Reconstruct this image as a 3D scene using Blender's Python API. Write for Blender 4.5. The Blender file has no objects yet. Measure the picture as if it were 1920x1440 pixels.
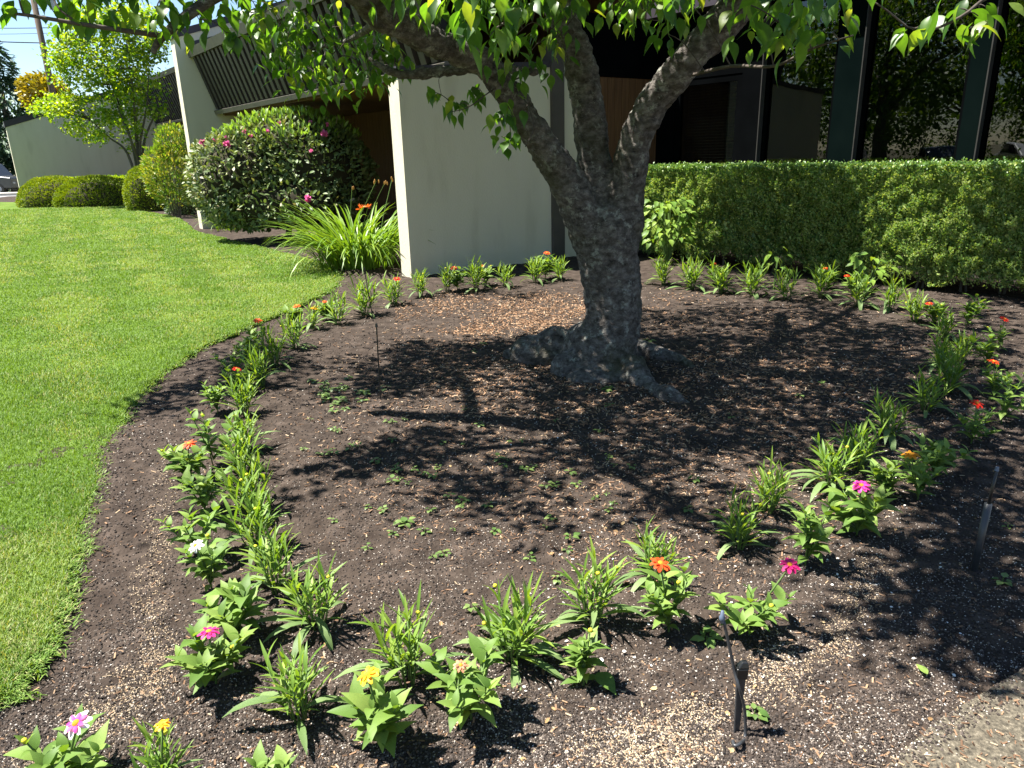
import bpy, math, random
import numpy as np
from mathutils import Matrix, Vector

random.seed(7); rng = np.random.default_rng(11)
scene = bpy.context.scene
col = scene.collection
pi = math.pi

# ------------------------------------------------------------------ camera
FPX, EYE = 1350.0, 1.6                       # focal length in photo pixels (1920 wide), eye height
PITCH, ROLL = math.radians(17.7), math.atan2(117, 4220)
fwd = np.array([0, math.cos(PITCH), -math.sin(PITCH)])
r0 = np.array([1.0, 0, 0]); u0 = np.array([0, math.sin(PITCH), math.cos(PITCH)])
rgt = math.cos(ROLL) * r0 - math.sin(ROLL) * u0
upv = math.cos(ROLL) * u0 + math.sin(ROLL) * r0
cd = bpy.data.cameras.new('camera'); cam = bpy.data.objects.new('camera', cd); col.objects.link(cam)
cd.sensor_width = 36; cd.lens = 36 * FPX / 1920; cd.clip_start = 0.05; cd.clip_end = 2000
M = Matrix.Identity(4)
for i in range(3):
    M[i][0] = rgt[i]; M[i][1] = upv[i]; M[i][2] = -fwd[i]
M[2][3] = EYE
cam.matrix_world = M
scene.camera = cam

# ------------------------------------------------------------------ sun, sky, exposure
SUN_EL = math.radians(63)
SH = np.array([-0.99, 0.14]); SH = SH / np.linalg.norm(SH)          # horizontal direction towards the sun
SUN = np.array([SH[0] * math.cos(SUN_EL), SH[1] * math.cos(SUN_EL), math.sin(SUN_EL)])
w = bpy.data.worlds.new('World'); scene.world = w; w.use_nodes = True
nt = w.node_tree; bg = nt.nodes['Background']
sky = nt.nodes.new('ShaderNodeTexSky'); sky.sky_type = 'NISHITA'; sky.sun_disc = False
sky.sun_elevation = SUN_EL; sky.sun_rotation = math.atan2(SH[0], SH[1]); sky.air_density = 1.0; sky.dust_density = 0.1; sky.ozone_density = 3.0
nt.links.new(sky.outputs[0], bg.inputs[0]); bg.inputs[1].default_value = 0.05
sd = bpy.data.lights.new('sun', 'SUN'); sd.energy = 5.0; sd.angle = math.radians(0.53); sd.color = (1.0, 0.955, 0.88)
so = bpy.data.objects.new('sun', sd); col.objects.link(so)
so.rotation_euler = Vector(SUN).to_track_quat('Z', 'Y').to_euler(); so.location = (-8, 6, 20)
scene.view_settings.view_transform = 'Standard'; scene.view_settings.look = 'None'
scene.view_settings.gamma = 1.0; scene.view_settings.exposure = 2.0
scene.render.engine = 'CYCLES'
scene.cycles.max_bounces = 8; scene.cycles.transparent_max_bounces = 8

# ------------------------------------------------------------------ geometry helpers
def ray(x, y): return fwd + (x - 960) / FPX * rgt - (y - 720) / FPX * upv
def G(x, y, z=0.0):
    d = ray(x, y); t = (z - EYE) / d[2]; p = np.array([0, 0, EYE]) + t * d; return p
def at(x, y, Y):
    d = ray(x, y); return np.array([0, 0, EYE]) + d * (Y / d[1])
def proj(P):
    q = np.asarray(P, float) - np.array([0, 0, EYE]); k = q @ fwd
    return 960 + FPX * (q @ rgt) / k, 720 - FPX * (q @ upv) / k, k

def tag(o, label=None, cat=None, group=None, kind=None):
    if label: o['label'] = label
    if cat: o['category'] = cat
    if group: o['group'] = group
    if kind: o['kind'] = kind
    return o
def empty(name, loc, label=None, cat=None, group=None, rz=0.0):
    o = bpy.data.objects.new(name, None); col.objects.link(o); o.location = loc; o.rotation_euler = (0, 0, rz)
    o.empty_display_size = 0.1
    return tag(o, label, cat, group)
def mesh(name, V, F, mat=None, tint=None, smooth=False):
    V = np.asarray(V, np.float32)
    if not isinstance(F, (list, tuple)) or (len(F) and np.ndim(F[0]) == 1 and not isinstance(F[0], np.ndarray)):
        F = [np.asarray(F)] if isinstance(F, np.ndarray) else F
    groups = []
    if len(F) and isinstance(F[0], np.ndarray) and F[0].ndim == 2: groups = list(F)
    else:
        by = {}
        for f in F: by.setdefault(len(f), []).append(f)
        groups = [np.array(v) for v in by.values()]
    me = bpy.data.meshes.new(name)
    me.vertices.add(len(V)); me.vertices.foreach_set('co', V.ravel())
    loops = np.concatenate([g.ravel() for g in groups]).astype(np.int32)
    tot = np.concatenate([np.full(len(g), g.shape[1], np.int32) for g in groups])
    st = np.concatenate([[0], np.cumsum(tot)[:-1]]).astype(np.int32)
    me.loops.add(len(loops)); me.loops.foreach_set('vertex_index', loops)
    me.polygons.add(len(tot)); me.polygons.foreach_set('loop_start', st); me.polygons.foreach_set('loop_total', tot)
    me.polygons.foreach_set('use_smooth', np.full(len(tot), smooth, bool))
    if tint is not None:
        a = me.attributes.new('tint', 'FLOAT', 'POINT'); a.data.foreach_set('value', np.asarray(tint, np.float32))
    me.update(calc_edges=True)
    if mat: me.materials.append(mat)
    return me
def obj(name, me, parent=None, mx=None):
    o = bpy.data.objects.new(name, me); col.objects.link(o)
    if parent: o.parent = parent
    if mx is not None: o.matrix_local = mx
    return o
def mk(name, V, F, mat=None, parent=None, tint=None, smooth=False):
    if parent is not None:
        V = np.asarray(V, float) - np.array(WORLD_LOC(parent))
    return obj(name, mesh(name, V, F, mat, tint, smooth), parent)
def WORLD_LOC(o):
    p = np.zeros(3)
    while o is not None:
        p = p + np.array(o.location); o = o.parent
    return p
class MB:
    """collects simple shapes for one mesh"""
    def __init__(s): s.V = []; s.F = []; s.n = 0
    def add(s, V, F):
        V = np.asarray(V, float); s.V.append(V)
        for f in F: s.F.append([int(i) + s.n for i in f])
        s.n += len(V); return s
    def box(s, lo, hi):
        x0, y0, z0 = lo; x1, y1, z1 = hi
        return s.add([(x0, y0, z0), (x1, y0, z0), (x1, y1, z0), (x0, y1, z0), (x0, y0, z1), (x1, y0, z1), (x1, y1, z1), (x0, y1, z1)],
              [(3, 2, 1, 0), (4, 5, 6, 7), (0, 1, 5, 4), (1, 2, 6, 5), (2, 3, 7, 6), (3, 0, 4, 7)])
    def tube(s, P, R, n=8, caps=True):
        V, F = tube(P, R, n, caps); return s.add(V, F)
    def ell(s, c, r, n=12, m=8):
        V = []; F = []
        for i in range(m + 1):
            th = pi * i / m
            for j in range(n):
                ph = 2 * pi * j / n
                V.append((c[0] + r[0] * math.sin(th) * math.cos(ph), c[1] + r[1] * math.sin(th) * math.sin(ph), c[2] + r[2] * math.cos(th)))
        for i in range(m):
            for j in range(n):
                F.append((i * n + j, (i + 1) * n + j, (i + 1) * n + (j + 1) % n, i * n + (j + 1) % n))
        return s.add(V, F)
    def build(s, name, mat, parent=None, smooth=False):
        return mk(name, np.concatenate(s.V), s.F, mat, parent, None, smooth)
def tube(P, R, n=8, caps=True):
    P = np.asarray(P, float); m = len(P); R = np.broadcast_to(np.asarray(R, float), (m,))
    T = np.gradient(P, axis=0); T /= np.linalg.norm(T, axis=1, keepdims=True) + 1e-9
    a = np.array([0, 0, 1.0]) if abs(T[0][2]) < 0.9 else np.array([1.0, 0, 0])
    V = []; F = []
    x = np.cross(T[0], a); x /= np.linalg.norm(x)
    for i in range(m):
        x = x - T[i] * (x @ T[i]); x /= np.linalg.norm(x) + 1e-9; y = np.cross(T[i], x)
        for j in range(n):
            ph = 2 * pi * j / n
            V.append(P[i] + R[i] * (math.cos(ph) * x + math.sin(ph) * y))
    for i in range(m - 1):
        for j in range(n):
            F.append((i * n + j, i * n + (j + 1) % n, (i + 1) * n + (j + 1) % n, (i + 1) * n + j))
    if caps:
        F.append(tuple(range(n))[::-1]); F.append(tuple((m - 1) * n + j for j in range(n)))
    return np.array(V), F
def smooth_path(P, k=5):
    P = np.asarray(P, float); n = len(P); out = []
    for i in range(n - 1):
        p0 = P[max(i - 1, 0)]; p1 = P[i]; p2 = P[i + 1]; p3 = P[min(i + 2, n - 1)]
        for j in range(k):
            t = j / k
            out.append(0.5 * (2 * p1 + (p2 - p0) * t + (2 * p0 - 5 * p1 + 4 * p2 - p3) * t * t + (3 * p1 - p0 - 3 * p2 + p3) * t ** 3))
    out.append(P[-1]); return np.array(out)

# value noise
_perm = rng.random((256, 256))
def vnoise(x, y):
    xi = np.floor(x).astype(int); yi = np.floor(y).astype(int); fx = x - xi; fy = y - yi
    fx = fx * fx * (3 - 2 * fx); fy = fy * fy * (3 - 2 * fy)
    a = _perm[xi % 256, yi % 256]; b = _perm[(xi + 1) % 256, yi % 256]; c = _perm[xi % 256, (yi + 1) % 256]; d = _perm[(xi + 1) % 256, (yi + 1) % 256]
    return (a * (1 - fx) + b * fx) * (1 - fy) + (c * (1 - fx) + d * fx) * fy
def fbm(x, y, o=4, s=1.0):
    v = 0; a = 0.5
    for i in range(o):
        v = v + a * (vnoise(x * s + 17 * i, y * s + 31 * i) - 0.5); s *= 2.03; a *= 0.55
    return v
def inpoly(x, y, P):
    x = np.asarray(x); y = np.asarray(y); r = np.zeros(x.shape, bool); n = len(P)
    for i in range(n):
        x1, y1 = P[i][:2]; x2, y2 = P[(i + 1) % n][:2]
        c = ((y1 > y) != (y2 > y)) & (x < (x2 - x1) * (y - y1) / (y2 - y1 + 1e-12) + x1)
        r ^= c
    return r

# leaf templates: blade along +y, face normal +z
def leaf(length, width, prof, curve=0.25, fold=0.25, twist=0.0, wave=0.0):
    n = len(prof); V = []
    for i, p in enumerate(prof):
        u = i / (n - 1); hw = width * 0.5 * p
        # bend: follow an arc
        a = curve * u
        yy = length * (math.sin(a) / curve if abs(curve) > 1e-4 else u)
        zz = -length * ((1 - math.cos(a)) / curve if abs(curve) > 1e-4 else 0)
        tw = twist * u
        wz = wave * width * math.sin(u * 9.0)
        for sx in (-1, 0, 1):
            dx = sx * hw; dz = abs(sx) * hw * fold + (wz * sx)
            V.append((dx * math.cos(tw) - dz * math.sin(tw), yy, zz + dx * math.sin(tw) + dz * math.cos(tw)))
    F = []
    for i in range(n - 1):
        for k in (0, 1):
            F.append((i * 3 + k, i * 3 + k + 1, (i + 1) * 3 + k + 1, (i + 1) * 3 + k))
    return np.array(V), np.array(F)
P_LANCE = (0.25, 0.7, 1.0, 0.95, 0.6, 0.05)
P_OVATE = (0.12, 0.75, 1.0, 0.95, 0.7, 0.35, 0.04)
P_CHERRY = (0.05, 0.62, 0.95, 1.0, 0.86, 0.5, 0.17, 0.02)
P_PETAL = (0.3, 0.7, 1.0, 0.95, 0.45)
QUAD_V = np.array([(0, 0, 0), (0.5, 0.45, 0.06), (0, 1, 0), (-0.5, 0.45, 0.06)], float); QUAD_F = np.array([(0, 1, 2, 3)])
HEX_V = np.array([(0, 0, 0), (0.42, 0.3, 0.07), (0.42, 0.66, 0.05), (0, 1, -0.08), (-0.42, 0.66, 0.05), (-0.42, 0.3, 0.07), (0, 0.5, 0)], float)
HEX_F = np.array([(0, 1, 2, 6), (6, 2, 3, 4), (0, 6, 4, 5)])
def norm(a): return a / (np.linalg.norm(a, axis=-1, keepdims=True) + 1e-9)
def frames(d, up):
    y = norm(d); x = norm(np.cross(y, up)); z = np.cross(x, y)
    return np.stack([x, y, z], axis=-1)           # columns
def scatter(tV, tF, pos, R, sc, tint=None):
    """copies of a template; sc (n,) or (n,3)"""
    n = len(pos); sc = np.asarray(sc, float)
    if sc.ndim == 1: sc = np.repeat(sc[:, None], 3, 1)
    W = tV[None] * sc[:, None, :]
    V = np.einsum('nij,nkj->nki', R, W) + pos[:, None, :]
    F = (tF[None] + (np.arange(n) * len(tV))[:, None, None]).reshape(-1, tF.shape[1])
    t = np.repeat(tint if tint is not None else rng.random(n), len(tV))
    return V.reshape(-1, 3), [F], t
def rvec(n): return norm(rng.normal(size=(n, 3)))

# ------------------------------------------------------------------ materials
def newmat(name):
    m = bpy.data.materials.new(name); m.use_nodes = True
    return m, m.node_tree, m.node_tree.nodes['Principled BSDF']
def N(nt, t, **kw):
    n = nt.nodes.new(t)
    for k, v in kw.items(): setattr(n, k, v)
    return n
def ramp(nt, stops, fac=None):
    r = nt.nodes.new('ShaderNodeValToRGB'); e = r.color_ramp.elements
    e[0].position, e[0].color = stops[0][0], (*stops[0][1], 1); e[1].position, e[1].color = stops[-1][0], (*stops[-1][1], 1)
    for p, c in stops[1:-1]:
        k = e.new(p); k.color = (*c, 1)
    if fac is not None: nt.links.new(fac, r.inputs[0])
    return r
def tintfac(nt):
    a = N(nt, 'ShaderNodeAttribute', attribute_name='tint'); o = N(nt, 'ShaderNodeObjectInfo')
    m = N(nt, 'ShaderNodeMath', operation='ADD'); f = N(nt, 'ShaderNodeMath', operation='FRACT')
    nt.links.new(a.outputs['Fac'], m.inputs[0]); nt.links.new(o.outputs['Random'], m.inputs[1]); nt.links.new(m.outputs[0], f.inputs[0])
    return f.outputs[0]
def leafmat(name, stops, transl=0.35, rough=0.45, tcol=None, spec=0.4, vein=0.0):
    m, nt, b = newmat(name); L = nt.links
    r = ramp(nt, stops, tintfac(nt)); c = r.outputs[0]
    if vein:
        tc = N(nt, 'ShaderNodeTexCoord'); no = N(nt, 'ShaderNodeTexNoise'); no.inputs['Scale'].default_value = vein
        L.new(tc.outputs['Object'], no.inputs['Vector'])
        mx = N(nt, 'ShaderNodeMixRGB', blend_type='MULTIPLY'); mx.inputs[0].default_value = 0.55
        rr = ramp(nt, [(0.3, (0.55, 0.6, 0.5)), (0.7, (1.25, 1.2, 1.2))], no.outputs['Fac']); L.new(c, mx.inputs[1]); L.new(rr.outputs[0], mx.inputs[2]); c = mx.outputs[0]
    L.new(c, b.inputs['Base Color']); b.inputs['Roughness'].default_value = rough; b.inputs['Specular IOR Level'].default_value = spec
    t = N(nt, 'ShaderNodeBsdfTranslucent'); hs = N(nt, 'ShaderNodeMixRGB', blend_type='MULTIPLY'); hs.inputs[0].default_value = 1
    hs.inputs[2].default_value = (*(tcol or (1.9, 1.9, 0.7)), 1); L.new(c, hs.inputs[1]); L.new(hs.outputs[0], t.inputs[0])
    mix = N(nt, 'ShaderNodeMixShader'); mix.inputs[0].default_value = transl
    L.new(b.outputs[0], mix.inputs[1]); L.new(t.outputs[0], mix.inputs[2]); L.new(mix.outputs[0], nt.nodes['Material Output'].inputs[0])
    return m
def noisemat(name, stops, scale=8, rough=0.85, bump=0.0, bscale=None, detail=6, stretch=None, metal=0.0, spec=0.3, coord='Object', bdist=0.02):
    m, nt, b = newmat(name); L = nt.links
    tc = N(nt, 'ShaderNodeTexCoord'); v = tc.outputs[coord]
    if stretch:
        mp = N(nt, 'ShaderNodeMapping'); mp.inputs['Scale'].default_value = stretch; L.new(v, mp.inputs[0]); v = mp.outputs[0]
    no = N(nt, 'ShaderNodeTexNoise'); no.inputs['Scale'].default_value = scale; no.inputs['Detail'].default_value = detail; L.new(v, no.inputs['Vector'])
    r = ramp(nt, stops, no.outputs['Fac']); L.new(r.outputs[0], b.inputs['Base Color'])
    b.inputs['Roughness'].default_value = rough; b.inputs['Metallic'].default_value = metal; b.inputs['Specular IOR Level'].default_value = spec
    if bump:
        n2 = N(nt, 'ShaderNodeTexNoise'); n2.inputs['Scale'].default_value = bscale or scale * 3; n2.inputs['Detail'].default_value = 8; L.new(v, n2.inputs['Vector'])
        bp = N(nt, 'ShaderNodeBump'); bp.inputs['Strength'].default_value = bump; bp.inputs['Distance'].default_value = bdist
        L.new(n2.outputs['Fac'], bp.inputs['Height']); L.new(bp.outputs[0], b.inputs['Normal'])
    return m
def plain(name, c, rough=0.6, metal=0.0, spec=0.4):
    return noisemat(name, [(0.3, tuple(x * 0.85 for x in c)), (0.7, tuple(min(1, x * 1.12) for x in c))], scale=6, rough=rough, metal=metal, spec=spec)

m_soil = noisemat('soil', [(0.25, (0.021, 0.0155, 0.0125)), (0.55, (0.046, 0.035, 0.028)), (0.8, (0.084, 0.064, 0.052))], scale=9, rough=1.0, bump=0.9, bscale=60, detail=10, spec=0.1, bdist=0.015)
m_ground = noisemat('dry_ground', [(0.3, (0.07, 0.06, 0.04)), (0.7, (0.12, 0.11, 0.06))], scale=0.8, rough=1)
m_lawn = noisemat('turf', [(0.3, (0.050, 0.085, 0.012)), (0.5, (0.075, 0.125, 0.018)), (0.75, (0.115, 0.155, 0.030))], scale=1.6, rough=1, bump=0.5, bscale=90, detail=8, spec=0.1)
m_path = noisemat('aggregate', [(0.3, (0.036, 0.031, 0.022)), (0.48, (0.078, 0.067, 0.048)), (0.62, (0.115, 0.098, 0.070)), (0.72, (0.21, 0.185, 0.14))], scale=95, rough=0.9, bump=0.5, bscale=140, detail=4)
m_road = noisemat('asphalt', [(0.3, (0.16, 0.16, 0.165)), (0.7, (0.22, 0.22, 0.22))], scale=3, rough=0.9)
m_concrete = noisemat('concrete', [(0.3, (0.33, 0.31, 0.27)), (0.7, (0.42, 0.40, 0.36))], scale=4, rough=0.9)
m_cream = noisemat('cream_stucco', [(0.2, (0.44, 0.40, 0.30)), (0.42, (0.55, 0.51, 0.395)), (0.9, (0.60, 0.56, 0.445))], scale=1.4, rough=0.85, bump=0.25, bscale=55, detail=10, stretch=(2.2, 2.2, 0.5))
m_brown = noisemat('brown_paint', [(0.3, (0.060, 0.052, 0.046)), (0.7, (0.085, 0.073, 0.064))], scale=3, rough=0.55)
m_dark = noisemat('dark_bronze', [(0.3, (0.0018, 0.002, 0.0022)), (0.7, (0.003, 0.0035, 0.004))], scale=2, rough=0.9, spec=0.0)
m_flash = noisemat('dark_flashing', [(0.3, (0.032, 0.026, 0.034)), (0.7, (0.045, 0.037, 0.046))], scale=2, rough=0.5)
m_tan = noisemat('tan_trim', [(0.3, (0.12, 0.105, 0.086)), (0.7, (0.155, 0.135, 0.11))], scale=5, rough=0.7)
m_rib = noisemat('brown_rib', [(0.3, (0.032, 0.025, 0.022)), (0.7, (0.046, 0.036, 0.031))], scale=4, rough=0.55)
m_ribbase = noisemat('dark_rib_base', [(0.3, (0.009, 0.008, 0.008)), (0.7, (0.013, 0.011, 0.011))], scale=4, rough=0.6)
m_wood = noisemat('cedar', [(0.25, (0.065, 0.030, 0.013)), (0.55, (0.11, 0.052, 0.022)), (0.8, (0.15, 0.075, 0.033))], scale=5, rough=0.6, stretch=(6, 6, 0.35))
m_interior = noisemat('dark_interior', [(0.3, (0.030, 0.030, 0.030)), (0.7, (0.045, 0.045, 0.043))], scale=2, rough=0.8)
m_blind = noisemat('blind_slat', [(0.3, (0.10, 0.10, 0.09)), (0.7, (0.13, 0.13, 0.12))], scale=3, rough=0.7)
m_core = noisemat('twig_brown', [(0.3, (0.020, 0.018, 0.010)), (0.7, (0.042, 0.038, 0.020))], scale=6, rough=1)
m_plastic = noisemat('black_plastic', [(0.3, (0.006, 0.0065, 0.007)), (0.7, (0.012, 0.013, 0.014))], scale=20, rough=0.35, spec=0.5)
m_plastic2 = noisemat('grey_plastic', [(0.3, (0.022, 0.024, 0.027)), (0.7, (0.040, 0.043, 0.047))], scale=20, rough=0.4, spec=0.5)
m_bluecap = noisemat('blue_grey_nozzle', [(0.3, (0.06, 0.08, 0.12)), (0.7, (0.09, 0.12, 0.17))], scale=20, rough=0.5)
m_pole = noisemat('pole_wood', [(0.3, (0.075, 0.055, 0.04)), (0.7, (0.12, 0.09, 0.065))], scale=4, rough=0.9, stretch=(6, 6, 0.4))
m_wire = plain('wire_black', (0.02, 0.02, 0.022)); m_galv = plain('galvanised_grey', (0.30, 0.32, 0.35), rough=0.5)
m_stemg = plain('green_stem', (0.085, 0.15, 0.03), rough=0.6)
m_twig = noisemat('twig_bark', [(0.3, (0.045, 0.035, 0.028)), (0.7, (0.085, 0.068, 0.055))], scale=30, rough=0.9)
m_mstem = noisemat('grey_bark', [(0.3, (0.06, 0.055, 0.045)), (0.7, (0.11, 0.10, 0.08))], scale=12, rough=0.9, stretch=(4, 4, 0.7))

m_cherry = leafmat('cherry_leaf', [(0, (0.028, 0.082, 0.012)), (0.5, (0.048, 0.120, 0.017)), (0.85, (0.078, 0.160, 0.023)), (1, (0.14, 0.185, 0.030))], transl=0.46, rough=0.42, tcol=(3.6, 3.0, 0.8), spec=0.5, vein=30)
m_nleaf = leafmat('narrow_leaf', [(0, (0.080, 0.155, 0.022)), (0.5, (0.135, 0.230, 0.034)), (1, (0.21, 0.295, 0.048))], transl=0.33, rough=0.5, tcol=(1.8, 1.7, 0.4), spec=0.28)
m_nbase = leafmat('grey_green_leaf', [(0, (0.095, 0.155, 0.050)), (1, (0.165, 0.235, 0.090))], transl=0.25, rough=0.55, spec=0.25, tcol=(1.6, 1.7, 0.6), vein=70)
m_zleaf = leafmat('zinnia_leaf', [(0, (0.080, 0.150, 0.029)), (0.5, (0.135, 0.222, 0.045)), (1, (0.20, 0.285, 0.066))], transl=0.32, rough=0.55, tcol=(1.7, 1.7, 0.4), vein=70, spec=0.25)
m_weed = leafmat('clover_leaf', [(0, (0.055, 0.11, 0.022)), (1, (0.15, 0.21, 0.06))], transl=0.25)
m_grass = leafmat('grass_blade', [(0, (0.070, 0.145, 0.014)), (0.5, (0.120, 0.210, 0.026)), (0.85, (0.195, 0.275, 0.060)), (1, (0.32, 0.30, 0.13))], transl=0.3, rough=0.55, tcol=(1.6, 1.5, 0.4), spec=0.3)
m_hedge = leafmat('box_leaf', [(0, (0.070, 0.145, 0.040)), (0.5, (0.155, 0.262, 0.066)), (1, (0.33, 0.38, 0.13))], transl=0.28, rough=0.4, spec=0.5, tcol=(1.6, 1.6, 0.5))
m_rhodo = leafmat('rhododendron_leaf', [(0, (0.065, 0.110, 0.036)), (0.5, (0.12, 0.165, 0.060)), (0.9, (0.19, 0.225, 0.085)), (1, (0.29, 0.25, 0.15))], transl=0.15, rough=0.5, spec=0.3)
m_rhodonew = leafmat('new_rhododendron_leaf', [(0, (0.12, 0.22, 0.03)), (1, (0.20, 0.30, 0.05))], transl=0.3, rough=0.4)
m_lily = leafmat('daylily_blade', [(0, (0.085, 0.17, 0.018)), (0.5, (0.13, 0.23, 0.025)), (1, (0.19, 0.285, 0.040))], transl=0.35, rough=0.42, tcol=(1.6, 1.5, 0.4))
m_dome = leafmat('heath_leaf', [(0, (0.120, 0.190, 0.008)), (0.6, (0.190, 0.255, 0.010)), (1, (0.27, 0.315, 0.018))], transl=0.25, rough=0.6, tcol=(1.5, 1.4, 0.3))
m_gold = leafmat('gold_leaf', [(0, (0.11, 0.21, 0.022)), (0.6, (0.20, 0.28, 0.034)), (1, (0.34, 0.32, 0.07))], transl=0.35, tcol=(1.4, 1.3, 0.4))
m_maple = leafmat('young_maple_leaf', [(0, (0.080, 0.190, 0.014)), (0.5, (0.150, 0.265, 0.020)), (1, (0.27, 0.36, 0.026))], transl=0.45, tcol=(1.9, 1.6, 0.3))
m_conifer = leafmat('cedar_spray', [(0, (0.022, 0.055, 0.026)), (1, (0.055, 0.105, 0.048))], transl=0.15, rough=0.6)
m_amber = leafmat('amber_leaf', [(0, (0.16, 0.17, 0.010)), (1, (0.34, 0.26, 0.020))], transl=0.35, tcol=(1.4, 1.2, 0.3))
m_silver = leafmat('silvery_leaf', [(0, (0.07, 0.12, 0.06)), (1, (0.14, 0.20, 0.10))], transl=0.2)
m_far = leafmat('broad_leaf', [(0, (0.035, 0.085, 0.012)), (0.6, (0.06, 0.12, 0.018)), (1, (0.11, 0.17, 0.03))], transl=0.35, tcol=(2.0, 1.8, 0.4))
def petalmat(name, a, b): return leafmat(name, [(0, a), (1, b)], transl=0.3, rough=0.5, tcol=(1.1, 1.1, 1.1), spec=0.3)
PETAL = {'orange': petalmat('orange_petal', (0.62, 0.105, 0.010), (0.75, 0.17, 0.02)), 'red': petalmat('red_petal', (0.42, 0.015, 0.008), (0.60, 0.03, 0.012)),
         'vermilion': petalmat('vermilion_petal', (0.62, 0.055, 0.010), (0.72, 0.10, 0.02)),
         'magenta': petalmat('magenta_petal', (0.50, 0.010, 0.12), (0.62, 0.03, 0.20)), 'pink': petalmat('pink_petal', (0.62, 0.09, 0.30), (0.75, 0.20, 0.42)),
         'yellow': petalmat('yellow_petal', (0.72, 0.33, 0.006), (0.80, 0.45, 0.012)), 'amber': petalmat('amber_petal', (0.66, 0.24, 0.010), (0.74, 0.31, 0.02)),
         'white': petalmat('white_petal', (0.72, 0.72, 0.66), (0.82, 0.82, 0.78)), 'faded': petalmat('faded_petal', (0.42, 0.18, 0.10), (0.55, 0.26, 0.15)),
         'rose': petalmat('rose_petal', (0.60, 0.03, 0.22), (0.75, 0.05, 0.32))}
m_disc = noisemat('flower_disc', [(0.3, (0.42, 0.14, 0.01)), (0.7, (0.65, 0.32, 0.02))], scale=120, rough=0.8, bump=0.6, bscale=300, bdist=0.003)
m_bud = noisemat('yellow_bud', [(0.3, (0.38, 0.36, 0.02)), (0.7, (0.55, 0.48, 0.03))], scale=80, rough=0.7)

# bark with lichen
m_bark, nt, b = newmat('cherry_bark'); L = nt.links
tc = N(nt, 'ShaderNodeTexCoord'); mp = N(nt, 'ShaderNodeMapping'); mp.inputs['Scale'].default_value = (1, 1, 1.5); L.new(tc.outputs['Object'], mp.inputs[0])
n1 = N(nt, 'ShaderNodeTexNoise'); n1.inputs['Scale'].default_value = 17; n1.inputs['Detail'].default_value = 10; n1.inputs['Roughness'].default_value = 0.7; L.new(mp.outputs[0], n1.inputs['Vector'])
r1 = ramp(nt, [(0.30, (0.020, 0.017, 0.016)), (0.48, (0.105, 0.093, 0.083)), (0.70, (0.26, 0.24, 0.22))], n1.outputs['Fac'])
n2 = N(nt, 'ShaderNodeTexNoise'); n2.inputs['Scale'].default_value = 13; n2.inputs['Detail'].default_value = 8; n2.inputs['Roughness'].default_value = 0.75; L.new(tc.outputs['Object'], n2.inputs['Vector'])
r2 = ramp(nt, [(0.55, (0, 0, 0)), (0.65, (1, 1, 1))], n2.outputs['Fac'])
mx = N(nt, 'ShaderNodeMixRGB'); L.new(r2.outputs[0], mx.inputs[0]); L.new(r1.outputs[0], mx.inputs[1]); mx.inputs[2].default_value = (0.33, 0.335, 0.29, 1)
n3 = N(nt, 'ShaderNodeTexNoise'); n3.inputs['Scale'].default_value = 2.2; n3.inputs['Detail'].default_value = 5; L.new(tc.outputs['Object'], n3.inputs['Vector'])
r3 = ramp(nt, [(0.52, (0, 0, 0)), (0.66, (0.6, 0.6, 0.6))], n3.outputs['Fac'])
mx2 = N(nt, 'ShaderNodeMixRGB'); L.new(r3.outputs[0], mx2.inputs[0]); L.new(mx.outputs[0], mx2.inputs[1]); mx2.inputs[2].default_value = (0.052, 0.052, 0.020, 1)
L.new(mx2.outputs[0], b.inputs['Base Color']); b.inputs['Roughness'].default_value = 0.95; b.inputs['Specular IOR Level'].default_value = 0.15
mp2 = N(nt, 'ShaderNodeMapping'); mp2.inputs['Scale'].default_value = (1, 1, 1.6); L.new(tc.outputs['Object'], mp2.inputs[0])
n4 = N(nt, 'ShaderNodeTexNoise'); n4.inputs['Scale'].default_value = 42; n4.inputs['Detail'].default_value = 9; n4.inputs['Roughness'].default_value = 0.7; L.new(mp2.outputs[0], n4.inputs['Vector'])
bp = N(nt, 'ShaderNodeBump'); bp.inputs['Strength'].default_value = 1.0; bp.inputs['Distance'].default_value = 0.03; L.new(n4.outputs['Fac'], bp.inputs['Height']); L.new(bp.outputs[0], b.inputs['Normal'])

# tinted window glass: mirror-like reflection over a dark see-through pane
m_glass, nt, b = newmat('tinted_glass'); L = nt.links
gl = N(nt, 'ShaderNodeBsdfGlossy'); gl.inputs['Roughness'].default_value = 0.004; gl.inputs['Color'].default_value = (0.92, 0.95, 0.93, 1)
tr = N(nt, 'ShaderNodeBsdfTransparent'); tr.inputs[0].default_value = (0.30, 0.32, 0.31, 1)
ms = N(nt, 'ShaderNodeMixShader'); ms.inputs[0].default_value = 0.06; L.new(tr.outputs[0], ms.inputs[1]); L.new(gl.outputs[0], ms.inputs[2]); L.new(ms.outputs[0], nt.nodes['Material Output'].inputs[0])
nz = N(nt, 'ShaderNodeTexNoise'); nz.inputs['Scale'].default_value = 1.3; tcg = N(nt, 'ShaderNodeTexCoord'); L.new(tcg.outputs['Object'], nz.inputs['Vector'])
bpg = N(nt, 'ShaderNodeBump'); bpg.inputs['Strength'].default_value = 0.09; bpg.inputs['Distance'].default_value = 0.02; L.new(nz.outputs['Fac'], bpg.inputs['Height']); L.new(bpg.outputs[0], gl.inputs['Normal'])

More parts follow.
